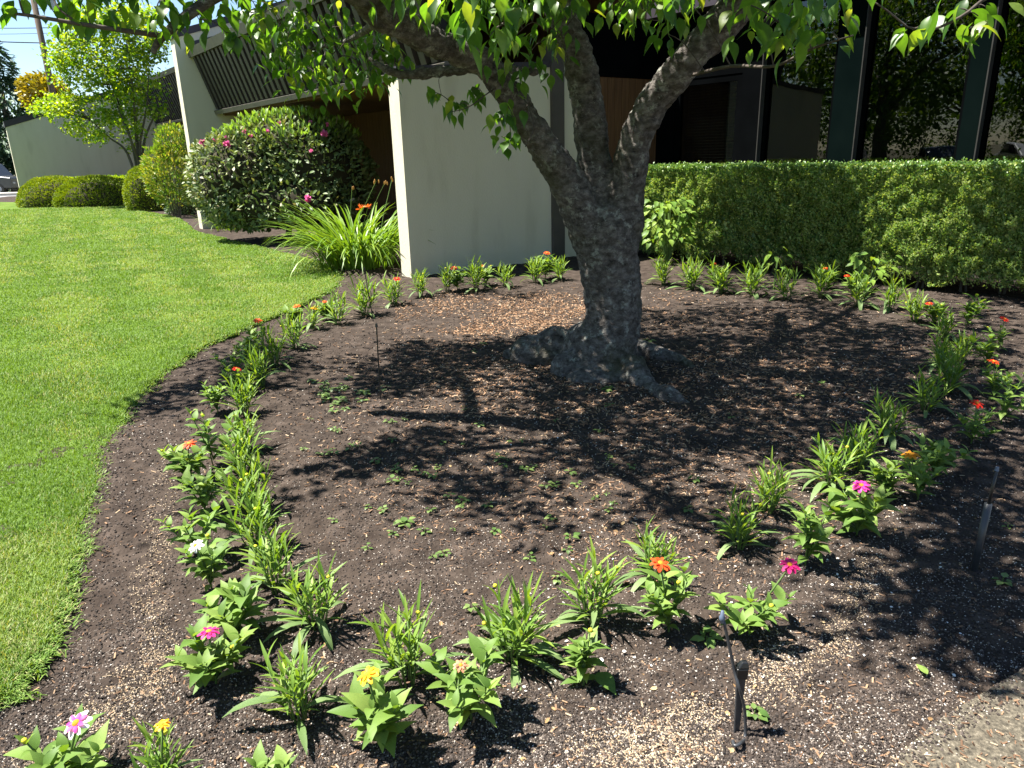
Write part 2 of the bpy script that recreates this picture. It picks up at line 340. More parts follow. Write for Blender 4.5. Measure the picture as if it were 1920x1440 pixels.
# ================================================================== SETTING
LAWN_PX = [(0, 1318), (40, 1275), (75, 1235), (105, 1165), (128, 1090), (150, 1010), (170, 945), (185, 880), (205, 830), (240, 780), (275, 735), (325, 690), (385, 652), (455, 618), (525, 590), (585, 563), (628, 540), (641, 524), (630, 508), (596, 492), (540, 477), (470, 460), (410, 445), (368, 434), (350, 418), (322, 406), (288, 400), (240, 392)]
LAWN = list(smooth_path([G(*p) for p in LAWN_PX], 9)[:, :2])
LAWN = [p + 0.022 * rng.normal(size=2) * min(1.0, 0.35 + np.linalg.norm(p) / 12) for i, p in enumerate(LAWN)]
LAWN = [np.array([-2.2, 0.6])] + LAWN + [np.array([-15.5, 31.5]), np.array([-25.0, 36.8]), np.array([-60, 36.8]), np.array([-60, 0.6])]
tag(mk('ground', [(-300, -300, -0.12), (300, -300, -0.12), (300, 400, -0.12), (-300, 400, -0.12)], [(0, 1, 2, 3)], m_ground), kind='structure')

# planting bed: displaced soil sheet
def soilz(x, y):
    x = np.asarray(x, float); y = np.asarray(y, float)
    # the bed feathers out over the path edge
    a = np.array([1.03, 1.52]); dn = np.array([0.33, -0.54]) / 0.633
    dd = (x - a[0]) * dn[0] + (y - a[1]) * dn[1]
    return -0.045 * np.clip((dd + 0.12) / 0.30, 0, 1.5) + -0.008 + 0.07 * fbm(x, y, 3, 0.5) + 0.035 * fbm(x + 5, y, 3, 4.0) + 0.022 * np.maximum(0, fbm(x, y + 9, 2, 26.0) + 0.08) + 0.010 * fbm(x, y, 2, 70.0)
def soil_patch(name, x0, x1, y0, y1, st):
    xs = np.arange(x0, x1 + st, st); ys = np.arange(y0, y1 + st, st); X, Y = np.meshgrid(xs, ys)
    Z = soilz(X, Y); n, m = X.shape
    V = np.stack([X.ravel(), Y.ravel(), Z.ravel()], 1); I = np.arange(n * m).reshape(n, m)
    F = np.stack([I[:-1, :-1].ravel(), I[:-1, 1:].ravel(), I[1:, 1:].ravel(), I[1:, :-1].ravel()], 1)
    return V, F
V1, F1 = soil_patch('a', -3.4, 3.4, 1.05, 4.4, 0.011)
V2, F2 = soil_patch('b', -4.6, 7.0, 4.4, 14.0, 0.035)
V2[:, 2] -= 0.001
V = np.concatenate([V1, V2]); F = np.concatenate([F1, F2 + len(V1)])
tag(mk('planting_bed', V, [F], m_soil, smooth=True), 'dark brown soil of the flower bed under the cherry tree', 'soil', kind='structure')
tag(mk('foundation_bed', [(-22, 14.0, -0.02), (7, 14.0, -0.02), (7, 45, -0.02), (-30, 45, -0.02)], [(0, 1, 2, 3)], m_soil), 'bare bark covered soil along the building front', 'soil', kind='structure')
# lawn sheet with a small cut edge
n = len(LAWN); V = [(p[0], p[1], 0.016) for p in LAWN] + [(p[0], p[1], -0.08) for p in LAWN]
F = [list(range(n))[::-1]] + [(i, (i + 1) % n, n + (i + 1) % n, n + i) for i in range(n)]
lawn = tag(mk('lawn', V, F, m_lawn), 'mown green lawn sweeping past the flower bed', 'lawn', kind='structure')
# concrete path
pth = [G(1660, 1440)[:2] - np.array([0.5, 0.32]), G(1660, 1440)[:2], G(1760, 1350)[:2], G(1920, 1255)[:2], np.array([9.0, 5.2]), np.array([9.0, 0.2]), np.array([0.2, 0.2])]
V = [(p[0], p[1], 0.004) for p in pth] + [(p[0], p[1], -0.08) for p in pth]; n = len(pth)
tag(mk('path', V, [list(range(n))[::-1]] + [(i, (i + 1) % n, n + (i + 1) % n, n + i) for i in range(n)], m_path), 'exposed aggregate concrete path', 'path', kind='structure')
# street beyond the lawn with kerb
tag(mk('street', [(-120, 39.5, -0.05), (-14, 39.5, -0.05), (-14, 47, -0.05), (-120, 47, -0.05)], [(0, 1, 2, 3)], m_road), 'grey asphalt street beyond the lawn', 'street', kind='structure')
kb = MB().box((-120, 47.0, -0.1), (-14, 47.25, 0.10)).box((-120, 47.25, -0.1), (-14, 49.2, 0.09))
tag(kb.build('sidewalk', m_concrete), 'pale concrete pavement with kerb on the far side of the street', 'pavement', kind='structure')

# grass blades
def grass():
    V = []; 
    npts = 2200000
    r = np.exp(rng.uniform(math.log(1.6), math.log(36), npts)); a = rng.uniform(math.radians(-52), math.radians(-6), npts)
    x = r * np.sin(a); y = r * np.cos(a)
    # even density near, thinning with distance
    keep = inpoly(x, y, LAWN) & (rng.random(npts) < np.minimum(1.0, (r / 2.6) ** 1.1))
    x = x[keep]; y = y[keep]; r = r[keep]
    sel = rng.permutation(len(x))[:470000]; x = x[sel]; y = y[sel]; r = r[sel]
    n = len(x)
    lod = np.clip(r / 5.0, 1, 5)
    h = rng.uniform(0.018, 0.036, n) * (0.8 + 0.6 * (vnoise(x * 3, y * 3))) * (1 + 0.06 * lod)
    wd = rng.uniform(0.0012, 0.0023, n) * lod
    ang = rng.uniform(0, 2 * pi, n); lean = rng.uniform(0.1, 0.9, n)
    d = np.stack([np.cos(ang) * lean, np.sin(ang) * lean, np.ones(n)], 1); d = norm(d)
    side = np.stack([-np.sin(ang), np.cos(ang), np.zeros(n)], 1); sp = rng.uniform(-0.7, 0.7, n)
    base = np.stack([x, y, np.full(n, 0.012)], 1)
    side = norm(side + d * sp[:, None] * 0.3)
    mid = base + d * (h * 0.55)[:, None]
    tip = base + d * h[:, None] + np.stack([np.cos(ang), np.sin(ang), -0.5 * np.ones(n)], 1) * (h * 0.35 * lean)[:, None]
    W = side * wd[:, None]
    VV = np.stack([base - W, base + W, mid + W * 0.8, mid - W * 0.8, tip], 1).reshape(-1, 3)
    o = (np.arange(n) * 5)[:, None]
    q = o + np.array([[0, 1, 2, 3]]); t = o + np.array([[3, 2, 4]])
    patch = 0.48 + 1.1 * fbm(x, y, 3, 0.45) + 1.0 * fbm(x + 40, y, 2, 2.6)
    stripe = 0.17 * np.sin((x * 0.86 + y * 0.5) * 2 * pi / 1.1)
    tint = np.clip(patch + stripe + rng.normal(0, 0.16, n), 0.02, 0.90)
    dry = rng.random(n) < 0.03 + 0.22 * np.clip(fbm(x + 9, y + 4, 3, 0.9) - .06, 0, .4); tint[dry] = rng.uniform(0.93, 0.98, dry.sum())
    # longer ragged blades along the cut edge, hanging over the soil
    EP = np.array(LAWN[1:-4]); seg = rng.integers(0, len(EP) - 1, 26000); u = rng.random(26000)[:, None]; ep = EP[seg] * (1 - u) + EP[seg + 1] * u
    de = np.linalg.norm(ep, axis=1); ke = (de < 16) & (rng.random(26000) < np.clip(3.0 / de, .25, 1)); ep = ep[ke]; de = de[ke]; m = len(ep)
    tg = (EP[1:] - EP[:-1])[seg[ke]]; nr = norm(np.stack([tg[:, 1], -tg[:, 0]], 1)); ep = ep + nr * rng.normal(-.02, .035, m)[:, None]
    d3 = norm(np.stack([nr[:, 0] * .7 + rng.normal(0, .6, m), nr[:, 1] * .7 + rng.normal(0, .6, m), rng.uniform(.3, 1.1, m)], 1)); hh = rng.uniform(.018, .055, m)
    b3 = np.stack([ep[:, 0], ep[:, 1], np.full(m, .004)], 1); sd3 = norm(np.cross(d3, [0, 0, 1.0])) * (rng.uniform(.0015, .0028, m) * np.clip(de / 4, 1, 4))[:, None]
    m3 = b3 + d3 * (hh * .55)[:, None]; t3 = b3 + d3 * hh[:, None] - np.array([0, 0, 1]) * (hh * .3)[:, None]
    E3 = np.stack([b3 - sd3, b3 + sd3, m3 + sd3 * .8, m3 - sd3 * .8, t3], 1).reshape(-1, 3); oe = len(VV) + (np.arange(m) * 5)[:, None]
    VV = np.concatenate([VV, E3]); q = np.concatenate([q, oe + np.array([[0, 1, 2, 3]])]); t = np.concatenate([t, oe + np.array([[3, 2, 4]])])
    te = np.clip(rng.normal(.5, .25, m), .02, .9); te[rng.random(m) < .25] = .96; tint = np.concatenate([tint, te])
    o_ = mk('grass', VV, [q, t], m_grass, None, np.repeat(tint, 5))
    tag(o_, 'short mown grass blades of the green lawn', 'grass', kind='stuff')
grass()

# ------------------------------------------------------------------ building frame
BO = G(772, 522)[:2]; FD = np.array([0.796, 0.605]); FA = np.array([0.605, -0.796])
def BP(s, t, z): p = BO + s * FD + t * FA; return np.array([p[0], p[1], z])
def bprism(poly, t0, t1):
    """polygon in (s,z) extruded along t"""
    n = len(poly); V = [BP(s, t0, z) for s, z in poly] + [BP(s, t1, z) for s, z in poly]
    F = [list(range(n)), list(range(n, 2 * n))[::-1]] + [(i, n + i, n + (i + 1) % n, (i + 1) % n) for i in range(n)]
    return V, F
def bbox(name, s0, s1, t0, t1, z0, z1, mat, parent):
    return mk(name, *bprism([(s0, z0), (s1, z0), (s1, z1), (s0, z1)], t0, t1), mat, parent)
bld = empty('office_building', (*BO, 0), 'low cream stucco office building with dark ribbed eaves and tinted windows', 'building')

# wing wall beside the tree (B)
mk('wing_wall', *bprism([(0, -0.05), (2.55, -0.05), (2.55, 2.80), (0, 2.62)], -0.27, 0), m_cream, bld)
mk('wall_cap', *bprism([(-0.03, 2.622), (2.55, 2.802), (2.55, 2.88), (-0.03, 2.70)], -0.29, 0.02), m_flash, bld)
bbox('post', 2.55, 2.79, -0.22, 0.05, -0.05, 3.1, m_brown, bld)
bbox('wall_panel', 2.79, 3.12, -0.2, -0.01, -0.05, 3.1, m_cream, bld)
wb = bbox('side_wall', 3.12, 5.1, -0.25, -0.06, -0.05, 2.72, m_wood, bld); bbox('side_fascia', 3.12, 4.945, -0.27, -0.03, 2.721, 3.6, m_dark, bld)
for i in range(12):
    s0 = 3.13 + i * 0.163
    mk('board', *bprism([(s0, 0), (s0 + 0.155, 0), (s0 + 0.155, 2.71), (s0, 2.71)], -0.055, -0.035), m_wood, wb)
# wing wall A
TA = -11.0; SA = 0.246
mk('wing_wall', *bprism([(SA, -0.05), (SA + 7, -0.05), (SA + 7, 6.3), (SA + 6, 6.35), (SA, 4.43)], TA - 0.3, TA), m_cream, bld)
mk('wall_cap', *bprism([(SA - 0.04, 4.42), (SA + 6.05, 6.37), (SA + 6.05, 6.53), (SA - 0.04, 4.58)], TA - 0.33, TA + 0.03), m_flash, bld)
mk('flashing_panel', *bprism([(SA + 0.36, 4.17), (SA + 5, 4.17), (SA + 5, 5.72), (SA + 0.30, 4.36)], TA + 0.001, TA + 0.02), m_flash, bld)
# eaves between A and B: ribbed slope, wide at the top
def eaves(s_bot, s_top, zb, zt, t0, t1, step, rw, dep):
    du = np.array([s_top - s_bot, zt - zb]); L_ = np.linalg.norm(du); un = du / L_; nn = np.array([-un[1], un[0]])
    if nn[0] > 0: nn = -nn
    def sl(a0, a1, h0, h1, ta, tb):
        P = []
        for a, h in ((a0, h0), (a1, h0), (a1, h1), (a0, h1)):
            q = np.array([s_bot, zb]) + un * a + nn * h; P.append((q[0], q[1]))
        return bprism(P, ta, tb)
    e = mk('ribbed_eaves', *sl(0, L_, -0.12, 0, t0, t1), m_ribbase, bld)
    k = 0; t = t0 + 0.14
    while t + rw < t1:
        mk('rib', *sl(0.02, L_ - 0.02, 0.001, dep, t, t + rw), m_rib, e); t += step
    mk('top_trim', *sl(L_, L_ + 0.2, -0.12, dep + 0.04, t0, t1), m_tan, bld)
    mk('bottom_trim', *sl(-0.10, -0.001, -0.10, dep + 0.03, t0, t1), m_tan, bld)
eaves(SA + 0.79, SA + 0.40, 2.86, 4.05, TA + 0.02, -0.35, 0.29, 0.15, 0.08)
so_ = bbox('soffit', SA + 0.9, SA + 4.05, TA + 0.02, -0.30, 2.74, 2.86, m_wood, bld)
for i in range(14):
    s0 = SA + 0.93 + i * 0.222
    mk('plank', *bprism([(s0, 2.715), (s0 + 0.214, 2.715), (s0 + 0.214, 2.738), (s0, 2.738)], TA + 0.03, -0.32), m_wood, so_)
bw = bbox('back_wall', SA + 4.1, SA + 4.3, TA + 0.01, -0.28, -0.05, 4.1, m_wood, bld)
for i in range(62):
    t = TA + 0.02 + i * 0.172
    mk('board', *bprism([(SA + 4.07, 0), (SA + 4.099, 0), (SA + 4.099, 2.71), (SA + 4.07, 2.71)], t, t + 0.163), m_wood, bw)
bbox('flat_roof', SA + 0.7, 14, TA + 0.02, -0.3, 4.1, 4.2, m_flash, bld)
# eaves lamp
mk('soffit_lamp', *bprism([(SA + 1.5, 2.62), (SA + 1.58, 2.62), (SA + 1.58, 2.713), (SA + 1.5, 2.713)], -7.2, -7.12), m_galv, bld)

# glazed front behind the hedge
SG = 5.0
def window(t0, t1, z0, z1, fw=0.05):
    fb = MB()
    for a in ((t0, t0 + fw, z0, z1), (t1 - fw, t1, z0, z1), (t0 + fw, t1 - fw, z0, z0 + fw), (t0 + fw, t1 - fw, z1 - fw, z1)):
        fb.add(*bprism([(SG - 0.04, a[2]), (SG + 0.06, a[2]), (SG + 0.06, a[3]), (SG - 0.04, a[3])], a[0], a[1]))
    wn = fb.build('window', m_dark, bld)
    mk('pane', *bprism([(SG, z0 + fw), (SG + 0.012, z0 + fw), (SG + 0.012, z1 - fw), (SG, z1 - fw)], t0 + fw + 0.001, t1 - fw - 0.001), m_glass, wn)
    return wn
w1 = window(0.36, 1.62, 0.45, 2.66, 0.09)
window(2.02, 3.12, 0.45, 3.55, 0.05)
window(3.50, 4.78, 0.45, 3.55, 0.05)
window(5.00, 6.4, 0.45, 3.55, 0.05)
window(6.6, 8.2, 0.45, 3.55, 0.05)
for i in range(44):
    z = 0.62 + i * 0.044
    mk('blind_slat', *bprism([(SG + 0.13, z), (SG + 0.16, z + 0.016), (SG + 0.16, z + 0.019), (SG + 0.13, z + 0.003)], 0.47, 1.5), m_blind, w1)
m_green = noisemat('dark_green_metal', [(0.3, (0.0018, 0.0040, 0.0038)), (0.7, (0.003, 0.006, 0.0056))], scale=2, rough=0.9, spec=0.0)
bbox('window_post', SG - 0.10, SG + 0.1, 3.13, 3.49, -0.05, 3.6, m_green, bld)
bbox('mullion', SG - 0.12, SG + 0.1, 4.79, 4.99, -0.05, 3.6, m_green, bld)
bbox('mullion', SG - 0.12, SG + 0.1, 6.41, 6.59, -0.05, 3.6, m_green, bld)
bbox('window_post', SG - 0.06, SG + 0.1, 1.63, 2.01, -0.05, 3.6, m_dark, bld)
bbox('window_post', SG - 0.05, SG + 0.1, -0.05, 0.35, -0.05, 3.6, m_dark, bld)
m_trim = plain('window_trim', (0.035, 0.034, 0.032), rough=.6, spec=.1)
for t_ in (3.497, 4.995, 6.595, 2.013): bbox('window_trim', SG - .14, SG - .045, t_, t_ + .014, .4, 3.58, m_trim, bld)
bbox('header', SG - 0.05, SG + 0.1, 0.351, 1.629, 2.67, 3.6, m_dark, bld)
bbox('sill_wall', SG - 0.03, SG + 0.12, 0.351, 8.3, -0.05, 0.44, m_brown, bld)
bbox('fascia', SG - 0.35, SG + 0.2, -0.05, 9, 3.61, 4.1, m_flash, bld)
bbox('roof_slab', SG - 0.3, 16, -0.05, 9, 4.11, 4.22, m_flash, bld)
bbox('room_ceiling', SG + 0.2, 12, 0, 9, 3.61, 3.7, m_interior, bld)
bbox('room_wall', 10.5, 10.7, -0.2, 9, 0, 3.6, m_interior, bld)
bbox('room_wall', SG + 0.13, 10.5, -0.24, -0.06, 0, 3.6, m_interior, bld)
bbox('room_wall', SG + 0.13, 10.5, 8.3, 8.5, 0, 3.6, m_interior, bld)
bbox('room_floor', SG + 0.13, 10.5, 0, 8.3, 0.0, 0.05, m_interior, bld)

# far wing (C) at the end of the lawn
dC = ray(38, 358)[:2]; CO = dC / dC[1] * 36
bld2 = empty('far_wing_building', (*CO, 0), 'far cream wing with sloping wall top and dark eaves behind the young tree', 'building')
BO_save = BO; BO = CO
mk('wing_wall', *bprism([(0, -0.1), (16, -0.1), (16, 8.4), (0, 3.42)], -0.3, 0), m_cream, bld2)
mk('wall_cap', *bprism([(-0.05, 3.421), (16, 8.401), (16, 8.68), (-0.05, 3.68)], -0.34, 0.04), m_flash, bld2)
bld_keep = bld; bld = bld2
eaves(6.6, 6.0, 3.6, 5.35, 0.02, 14, 0.36, 0.19, 0.09)
bbox('back_wall', 9.0, 9.3, 0.01, 14, -0.1, 5.4, m_cream, bld)
bbox('soffit', 6.7, 9.0, 0.02, 14, 3.42, 3.55, m_wood, bld)
mk('upper_roof', *bprism([(6.3, 5.62), (9, 6.6), (16, 6.6), (16, 5.56), (6.3, 5.56)], 0.05, 14), m_flash, bld)
bld = bld_keep; BO = BO_save

# ================================================================== CHERRY TREE
cherry = empty('cherry_tree', (0.70, 5.42, 0), 'old cherry tree with dark lichened trunk forking low into three limbs', 'tree')
A_ = lambda *p: at(*p)
limbs = []
def limb(pts, mb, n=12):
    P = smooth_path([q[:3] for q in pts], 5); R = smooth_path([[q[3], 0, 0] for q in pts], 5)[:, 0]
    mb.tube(P, R, n); limbs.append((P, R))
px = lambda x, y, Y, r: (*at(x, y, Y), r)
tb = MB()
base = np.array([0.70, 5.42])
limb([(base[0] + .02, base[1], -0.25, 0.36), (base[0] + .02, base[1], 0.0, 0.29), (base[0] + .03, base[1], 0.16, 0.26), px(1150, 590, 5.42, 0.215), px(1142, 500, 5.42, 0.222), px(1138, 430, 5.42, 0.245), px(1138, 385, 5.42, 0.20)], tb, 16)
limb([px(1120, 450, 5.40, 0.19), px(1085, 380, 5.36, 0.15), px(1050, 320, 5.3, 0.125), px(1000, 245, 5.2, 0.108), px(948, 168, 5.1, 0.095), px(905, 118, 4.98, 0.088), px(840, 88, 4.8, 0.088), px(770, 58, 4.62, 0.092), px(705, 14, 4.45, 0.095), px(640, -45, 4.3, 0.09), (-1.75, 4.5, 2.95, 0.09), (-2.6, 4.7, 3.35, 0.06)], tb)
limb([px(1130, 440, 5.45, 0.17), px(1120, 340, 5.48, 0.135), px(1108, 240, 5.5, 0.118), px(1098, 170, 5.5, 0.112), px(1080, 100, 5.5, 0.11), px(1050, 20, 5.5, 0.105), px(1030, -60, 5.6, 0.11), (0.5, 6.3, 3.6, 0.08), (0.6, 7.4, 4.2, 0.05)], tb)
limb([px(1155, 440, 5.40, 0.19), px(1180, 330, 5.36, 0.130), px(1195, 250, 5.3, 0.115), px(1230, 185, 5.22, 0.112), px(1285, 118, 5.1, 0.108), px(1345, 55, 5.0, 0.118), px(1400, -10, 4.9, 0.12), px(1450, -80, 4.8, 0.13), (2.6, 4.9, 3.3, 0.09), (3.4, 4.9, 3.8, 0.05)], tb)
limb([px(1010, 135, 5.3, 0.03), px(900, 128, 5.45, 0.045), px(815, 136, 5.5, 0.042), px(745, 138, 5.5, 0.035), px(690, 110, 5.6, 0.02)], tb, 8)
limb([px(1185, 300, 5.3, 0.09), px(1215, 215, 5.35, 0.07), px(1236, 190, 5.4, 0.045)], tb, 8)
# burl, buttress roots
gz = lambda x, y, s, rx, ry, rz, zc: tb.ell((G(x, y)[0], G(x, y)[1], zc), (rx, ry, rz))
gz(1072, 692, 1, 0.17, 0.16, 0.15, 0.0); gz(1040, 668, 1, 0.22, 0.18, 0.22, 0.03); gz(1000, 668, 1, 0.20, 0.15, 0.17, 0.01); gz(1120, 706, 1, 0.24, 0.17, 0.07, -0.01); gz(1090, 680, 1, 0.15, 0.2, 0.26, 0.08); gz(1160, 690, 1, 0.2, 0.17, 0.12, 0.0)
tb.tube([(*G(1040, 670)[:2], 0.03), (*G(985, 668)[:2], 0.03), (*G(950, 660)[:2], -0.05)], [0.16, 0.12, 0.06], 8)
tb.tube([(*G(1180, 700)[:2], 0.05), (*G(1215, 722)[:2], -0.03), (*G(1255, 745)[:2], 0.0), (*G(1300, 752)[:2], -0.08)], [0.13, 0.07, 0.08, 0.04], 8)
tb.tube([(*G(1195, 660)[:2], 0.02), (*G(1290, 682)[:2], 0.0), (*G(1310, 690)[:2], -0.06)], [0.10, 0.05, 0.03], 8)
trunk = tb.build('trunk', m_bark, None)
md = trunk.modifiers.new('r', 'REMESH'); md.mode = 'VOXEL'; md.voxel_size = 0.015; md.use_smooth_shade = True
sm = trunk.modifiers.new('s', 'SMOOTH'); sm.factor = 0.6; sm.iterations = 9
for nm, sz, st in (('bark_lumps', 0.16, 0.05), ('bark_ridges', 0.045, 0.034)):
    tx = bpy.data.textures.new(nm, 'CLOUDS'); tx.noise_scale = sz; tx.noise_depth = 3
    dm = trunk.modifiers.new(nm, 'DISPLACE'); dm.texture = tx; dm.strength = st; dm.mid_level = 0.5; dm.texture_coords = 'GLOBAL'
dg = bpy.context.evaluated_depsgraph_get(); me = bpy.data.meshes.new_from_object(trunk.evaluated_get(dg))
trunk.modifiers.clear(); me.name = 'trunk'; trunk.data = me
me.transform(Matrix.Translation(-Vector(cherry.location))); trunk.parent = cherry

# branches reaching into the crown
nodes = []            # points twigs can grow from
for P, R in limbs[1:]: nodes += [p for p in P[8:]]
def branch(pts, r0, r1, n=7):
    P = smooth_path(pts, 5); mk('branch', *tube(P, np.linspace(r0, r1, len(P)), n), m_twig if r0 < 0.02 else m_bark, cherry, smooth=True); nodes.extend(list(P))
branch([at(640, -45, 4.3), at(560, -60, 4.1), at(440, -25, 4.0), at(350, 30, 3.9), at(300, 75, 3.9), at(287, 100, 3.9)], 0.045, 0.012)
branch([at(310, 68, 3.9), at(250, 60, 3.8), at(150, 45, 3.75), at(60, 30, 3.7), at(18, 25, 3.7)], 0.014, 0.006)
branch([at(150, 45, 3.75), at(110, 15, 3.75), at(90, -30, 3.8)], 0.006, 0.003)
branch([at(45, 28, 3.7), at(36, 0, 3.7), at(30, -40, 3.75)], 0.005, 0.003)
branch([(-1.75, 4.5, 2.95), (-2.0, 5.2, 3.3), (-2.6, 6.2, 3.7)], 0.06, 0.02)
branch([(-1.0, 4.3, 2.72), (-1.0, 3.7, 3.0), (-0.7, 3.0, 3.3)], 0.06, 0.02)
branch([at(720, 30, 4.5), at(680, 60, 5.2), at(640, 80, 6.0), at(570, 95, 6.4)], 0.03, 0.008)
branch([(0.3, 5.6, 3.0), (-0.4, 6.4, 3.5), (-1.2, 7.4, 4.0)], 0.06, 0.02)
branch([(0.5, 6.3, 3.6), (1.4, 7.4, 4.0), (2.2, 8.8, 4.4)], 0.06, 0.02)
branch([(2.3, 4.9, 3.1), (2.8, 6.0, 3.6), (3.2, 7.6, 4.1)], 0.06, 0.02)
branch([(2.0, 4.85, 2.85), (2.2, 3.9, 3.0), (1.9, 3.1, 3.1)], 0.05, 0.015)
branch([(1.6, 4.9, 2.55), (1.3, 4.0, 2.55), (0.9, 3.2, 2.5)], 0.03, 0.01)
branch([at(1300, 140, 5.0), at(1370, 124, 4.4), at(1450, 124, 3.9), at(1520, 92, 3.5), at(1600, 66, 3.3)], 0.012, 0.0035)
branch([(2.2, 3.9, 3.0), at(1860, -60, 3.1), at(1830, 10, 3.0), at(1750, 55, 2.95), at(1700, 50, 2.9)], 0.010, 0.003)
branch([at(1000, 135, 5.3), at(930, 165, 5.0), at(880, 200, 4.9), at(845, 210, 4.85)], 0.006, 0.002)
branch([at(960, 150, 5.1), at(990, 200, 4.75), at(1000, 240, 4.6), at(985, 275, 4.5)], 0.006, 0.003)

# leaf clusters: (px, py, Y, leaves, spread m)
vis = []
def blob(x0, x1, y0, y1, Y0, Y1, k, nl=9, sp=0.14):
    for _ in range(k):
        if random.random() < .22: continue
        vis.append((random.uniform(x0, x1), random.uniform(y0, y1) - (20 if 700 < x0 < 1600 and y1 < 130 else 0), random.uniform(Y0, Y1), nl, sp))
blob(865, 985, -5, 65, 2.75, 3.0, 6, 9, 0.10); blob(820, 1000, -60, 20, 2.8, 3.2, 8); blob(900, 960, 60, 90, 2.9, 3.1, 3, 8, .08)
blob(1000, 1260, -60, 45, 3.6, 5.0, 20); blob(1010, 1150, 40, 100, 4.6, 5.2, 8, 8, .14); blob(930, 1060, 10, 105, 4.3, 5.0, 9); blob(1130, 1230, 20, 85, 4.4, 4.9, 5)
blob(1390, 1470, 20, 70, 2.9, 3.2, 4, 8, .10); blob(1450, 1600, -60, 10, 2.7, 3.1, 9); blob(1340, 1480, 50, 75, 3.4, 3.9, 4, 8, .12); blob(1490, 1570, 50, 85, 3.3, 3.6, 3, 7, .1)
blob(520, 720, 40, 130, 5.8, 6.8, 34, 8, .18); blob(560, 700, 120, 165, 5.6, 6.4, 12, 9, .15); blob(470, 640, -30, 50, 5.4, 6.6, 18, 8, .18); blob(690, 740, 90, 150, 5.5, 6.2, 9); blob(490, 560, 95, 120, 5.6, 6.0, 4)
blob(120, 330, -15, 22, 3.7, 3.95, 10, 8, .10); blob(330, 480, -20, 40, 3.9, 4.6, 10, 8, .14); blob(0, 20, 0, 15, 3.6, 3.7, 2, 5, .05); blob(60, 330, -60, -10, 3.7, 4.2, 12); blob(395, 430, 60, 70, 4.0, 4.2, 2, 4, .04)
blob(775, 905, 168, 185, 5.0, 5.4, 6, 5, .06); blob(800, 880, 195, 200, 4.9, 5.1, 2, 5, .06)
blob(930, 990, 205, 262, 4.5, 4.65, 7, 6, .07); blob(955, 985, 120, 150, 4.8, 5, 3)
blob(1690, 1740, 48, 56, 2.88, 2.95, 2, 4, .05); blob(1790, 1850, 5, 55, 2.95, 3.05, 5, 4, .07); blob(1180, 1290, -40, 20, 3.6, 4.6, 8)
blob(720, 860, -60, 25, 3.4, 4.2, 12); blob(1300, 1360, -60, -10, 3.2, 3.8, 6)
clusters = [(at(x, y, Y), nl, sp) for x, y, Y, nl, sp in vis]
# overhead crown, placed where its shade falls on the ground, hedge and plants
shade = [(1450, 665, 250, 105, 95), (860, 685, 225, 50, 52), (1200, 765, 200, 55, 34), (790, 835, 75, 30, 9), (900, 935, 50, 40, 6), (1010, 972, 60, 20, 3), (665, 878, 45, 22, 4),
         (1150, 850, 190, 30, 13), (1520, 820, 150, 50, 20), (490, 695, 85, 55, 30), (325, 745, 55, 24, 8), (1800, 690, 120, 150, 44), (1860, 900, 65, 100, 16),
         (1815, 1085, 100, 90, 26), (1840, 1190, 60, 50, 8), (1440, 525, 240, 32, 40), (950, 545, 120, 12, 8), (1290, 930, 70, 35, 4), (590, 940, 25, 10, 1), (1230, 985, 40, 15, 2), (720, 720, 120, 40, 16), (1340, 800, 90, 40, 14), (1450, 610, 270, 60, 90), (1650, 700, 90, 90, 30), (1820, 650, 110, 80, 22), (1880, 800, 60, 80, 12), (900, 650, 160, 18, 16), (1300, 720, 110, 50, 30), (1060, 655, 90, 35, 26), (1180, 640, 60, 60, 20), (1105, 712, 80, 22, 22)]
for cx, cy, rx, ry, k in shade:
    for _ in range(k):
        a = random.uniform(0, 2 * pi); q = math.sqrt(random.random())
        g = G(cx + rx * q * math.cos(a), cy + ry * q * math.sin(a)); h = random.uniform(2.5, 3.8)
        for _t in range(14):
            c = g + SUN * (h / SUN[2]); u, v, kk = proj(c)
            if kk > 0 and v > -130 and -100 < u < 2020: h += 0.2
            else: break
        clusters.append((c, 26, 0.20))
        if random.random() < .45: clusters.append((c + SUN * random.uniform(.6, 1.9) + rng.normal(0, .12, 3), 24, .22))
for _ in range(170):
    t = random.uniform(2.3, 4.2) if random.random() < 0.72 else random.uniform(5.5, 6.8)
    p = BO + 3.6 * FD + t * FA; g = np.array([p[0], p[1], random.uniform(0.0, 1.25)]); h = random.uniform(2.9, 3.8)
    for _t in range(14):
        c = g + SUN * ((h - g[2]) / SUN[2]); u, v, kk = proj(c)
        if kk > 0 and v > -130 and -100 < u < 2020: h += 0.2
        else: break
    clusters.append((c, 26, 0.20))
# grow twigs, nearest cluster first
node_arr = [np.array(n_) for n_ in nodes]
ctr = np.array([c[0] for c in clusters]); NA = np.array(node_arr)
dist = np.sqrt(((ctr[:, None, :] - NA[None]) ** 2).sum(-1)).min(1); order = np.argsort(dist)
tw = MB(); NL = list(NA)
for i in order:
    c = ctr[i]; A2 = np.array(NL); dd = np.linalg.norm(A2 - c, axis=1) + 0.25 * np.maximum(0, A2[:, 2] - c[2]); j = int(dd.argmin()); p = A2[j]; L_ = np.linalg.norm(c - p)
    if L_ > 0.03:
        mid = (p + c) / 2 + np.array([0, 0, 0.12 * L_]) + rng.normal(0, 0.06 * L_, 3)
        P = smooth_path([p, mid, c], 4); r = 0.0028 + 0.0035 * min(L_, 1.2)
        tw.tube(P, np.linspace(r, 0.002, len(P)), 4, False); NL += [P[4], P[6], c]
twg = tw.build('twigs', m_twig, cherry, smooth=True); twg['kind'] = 'stuff'
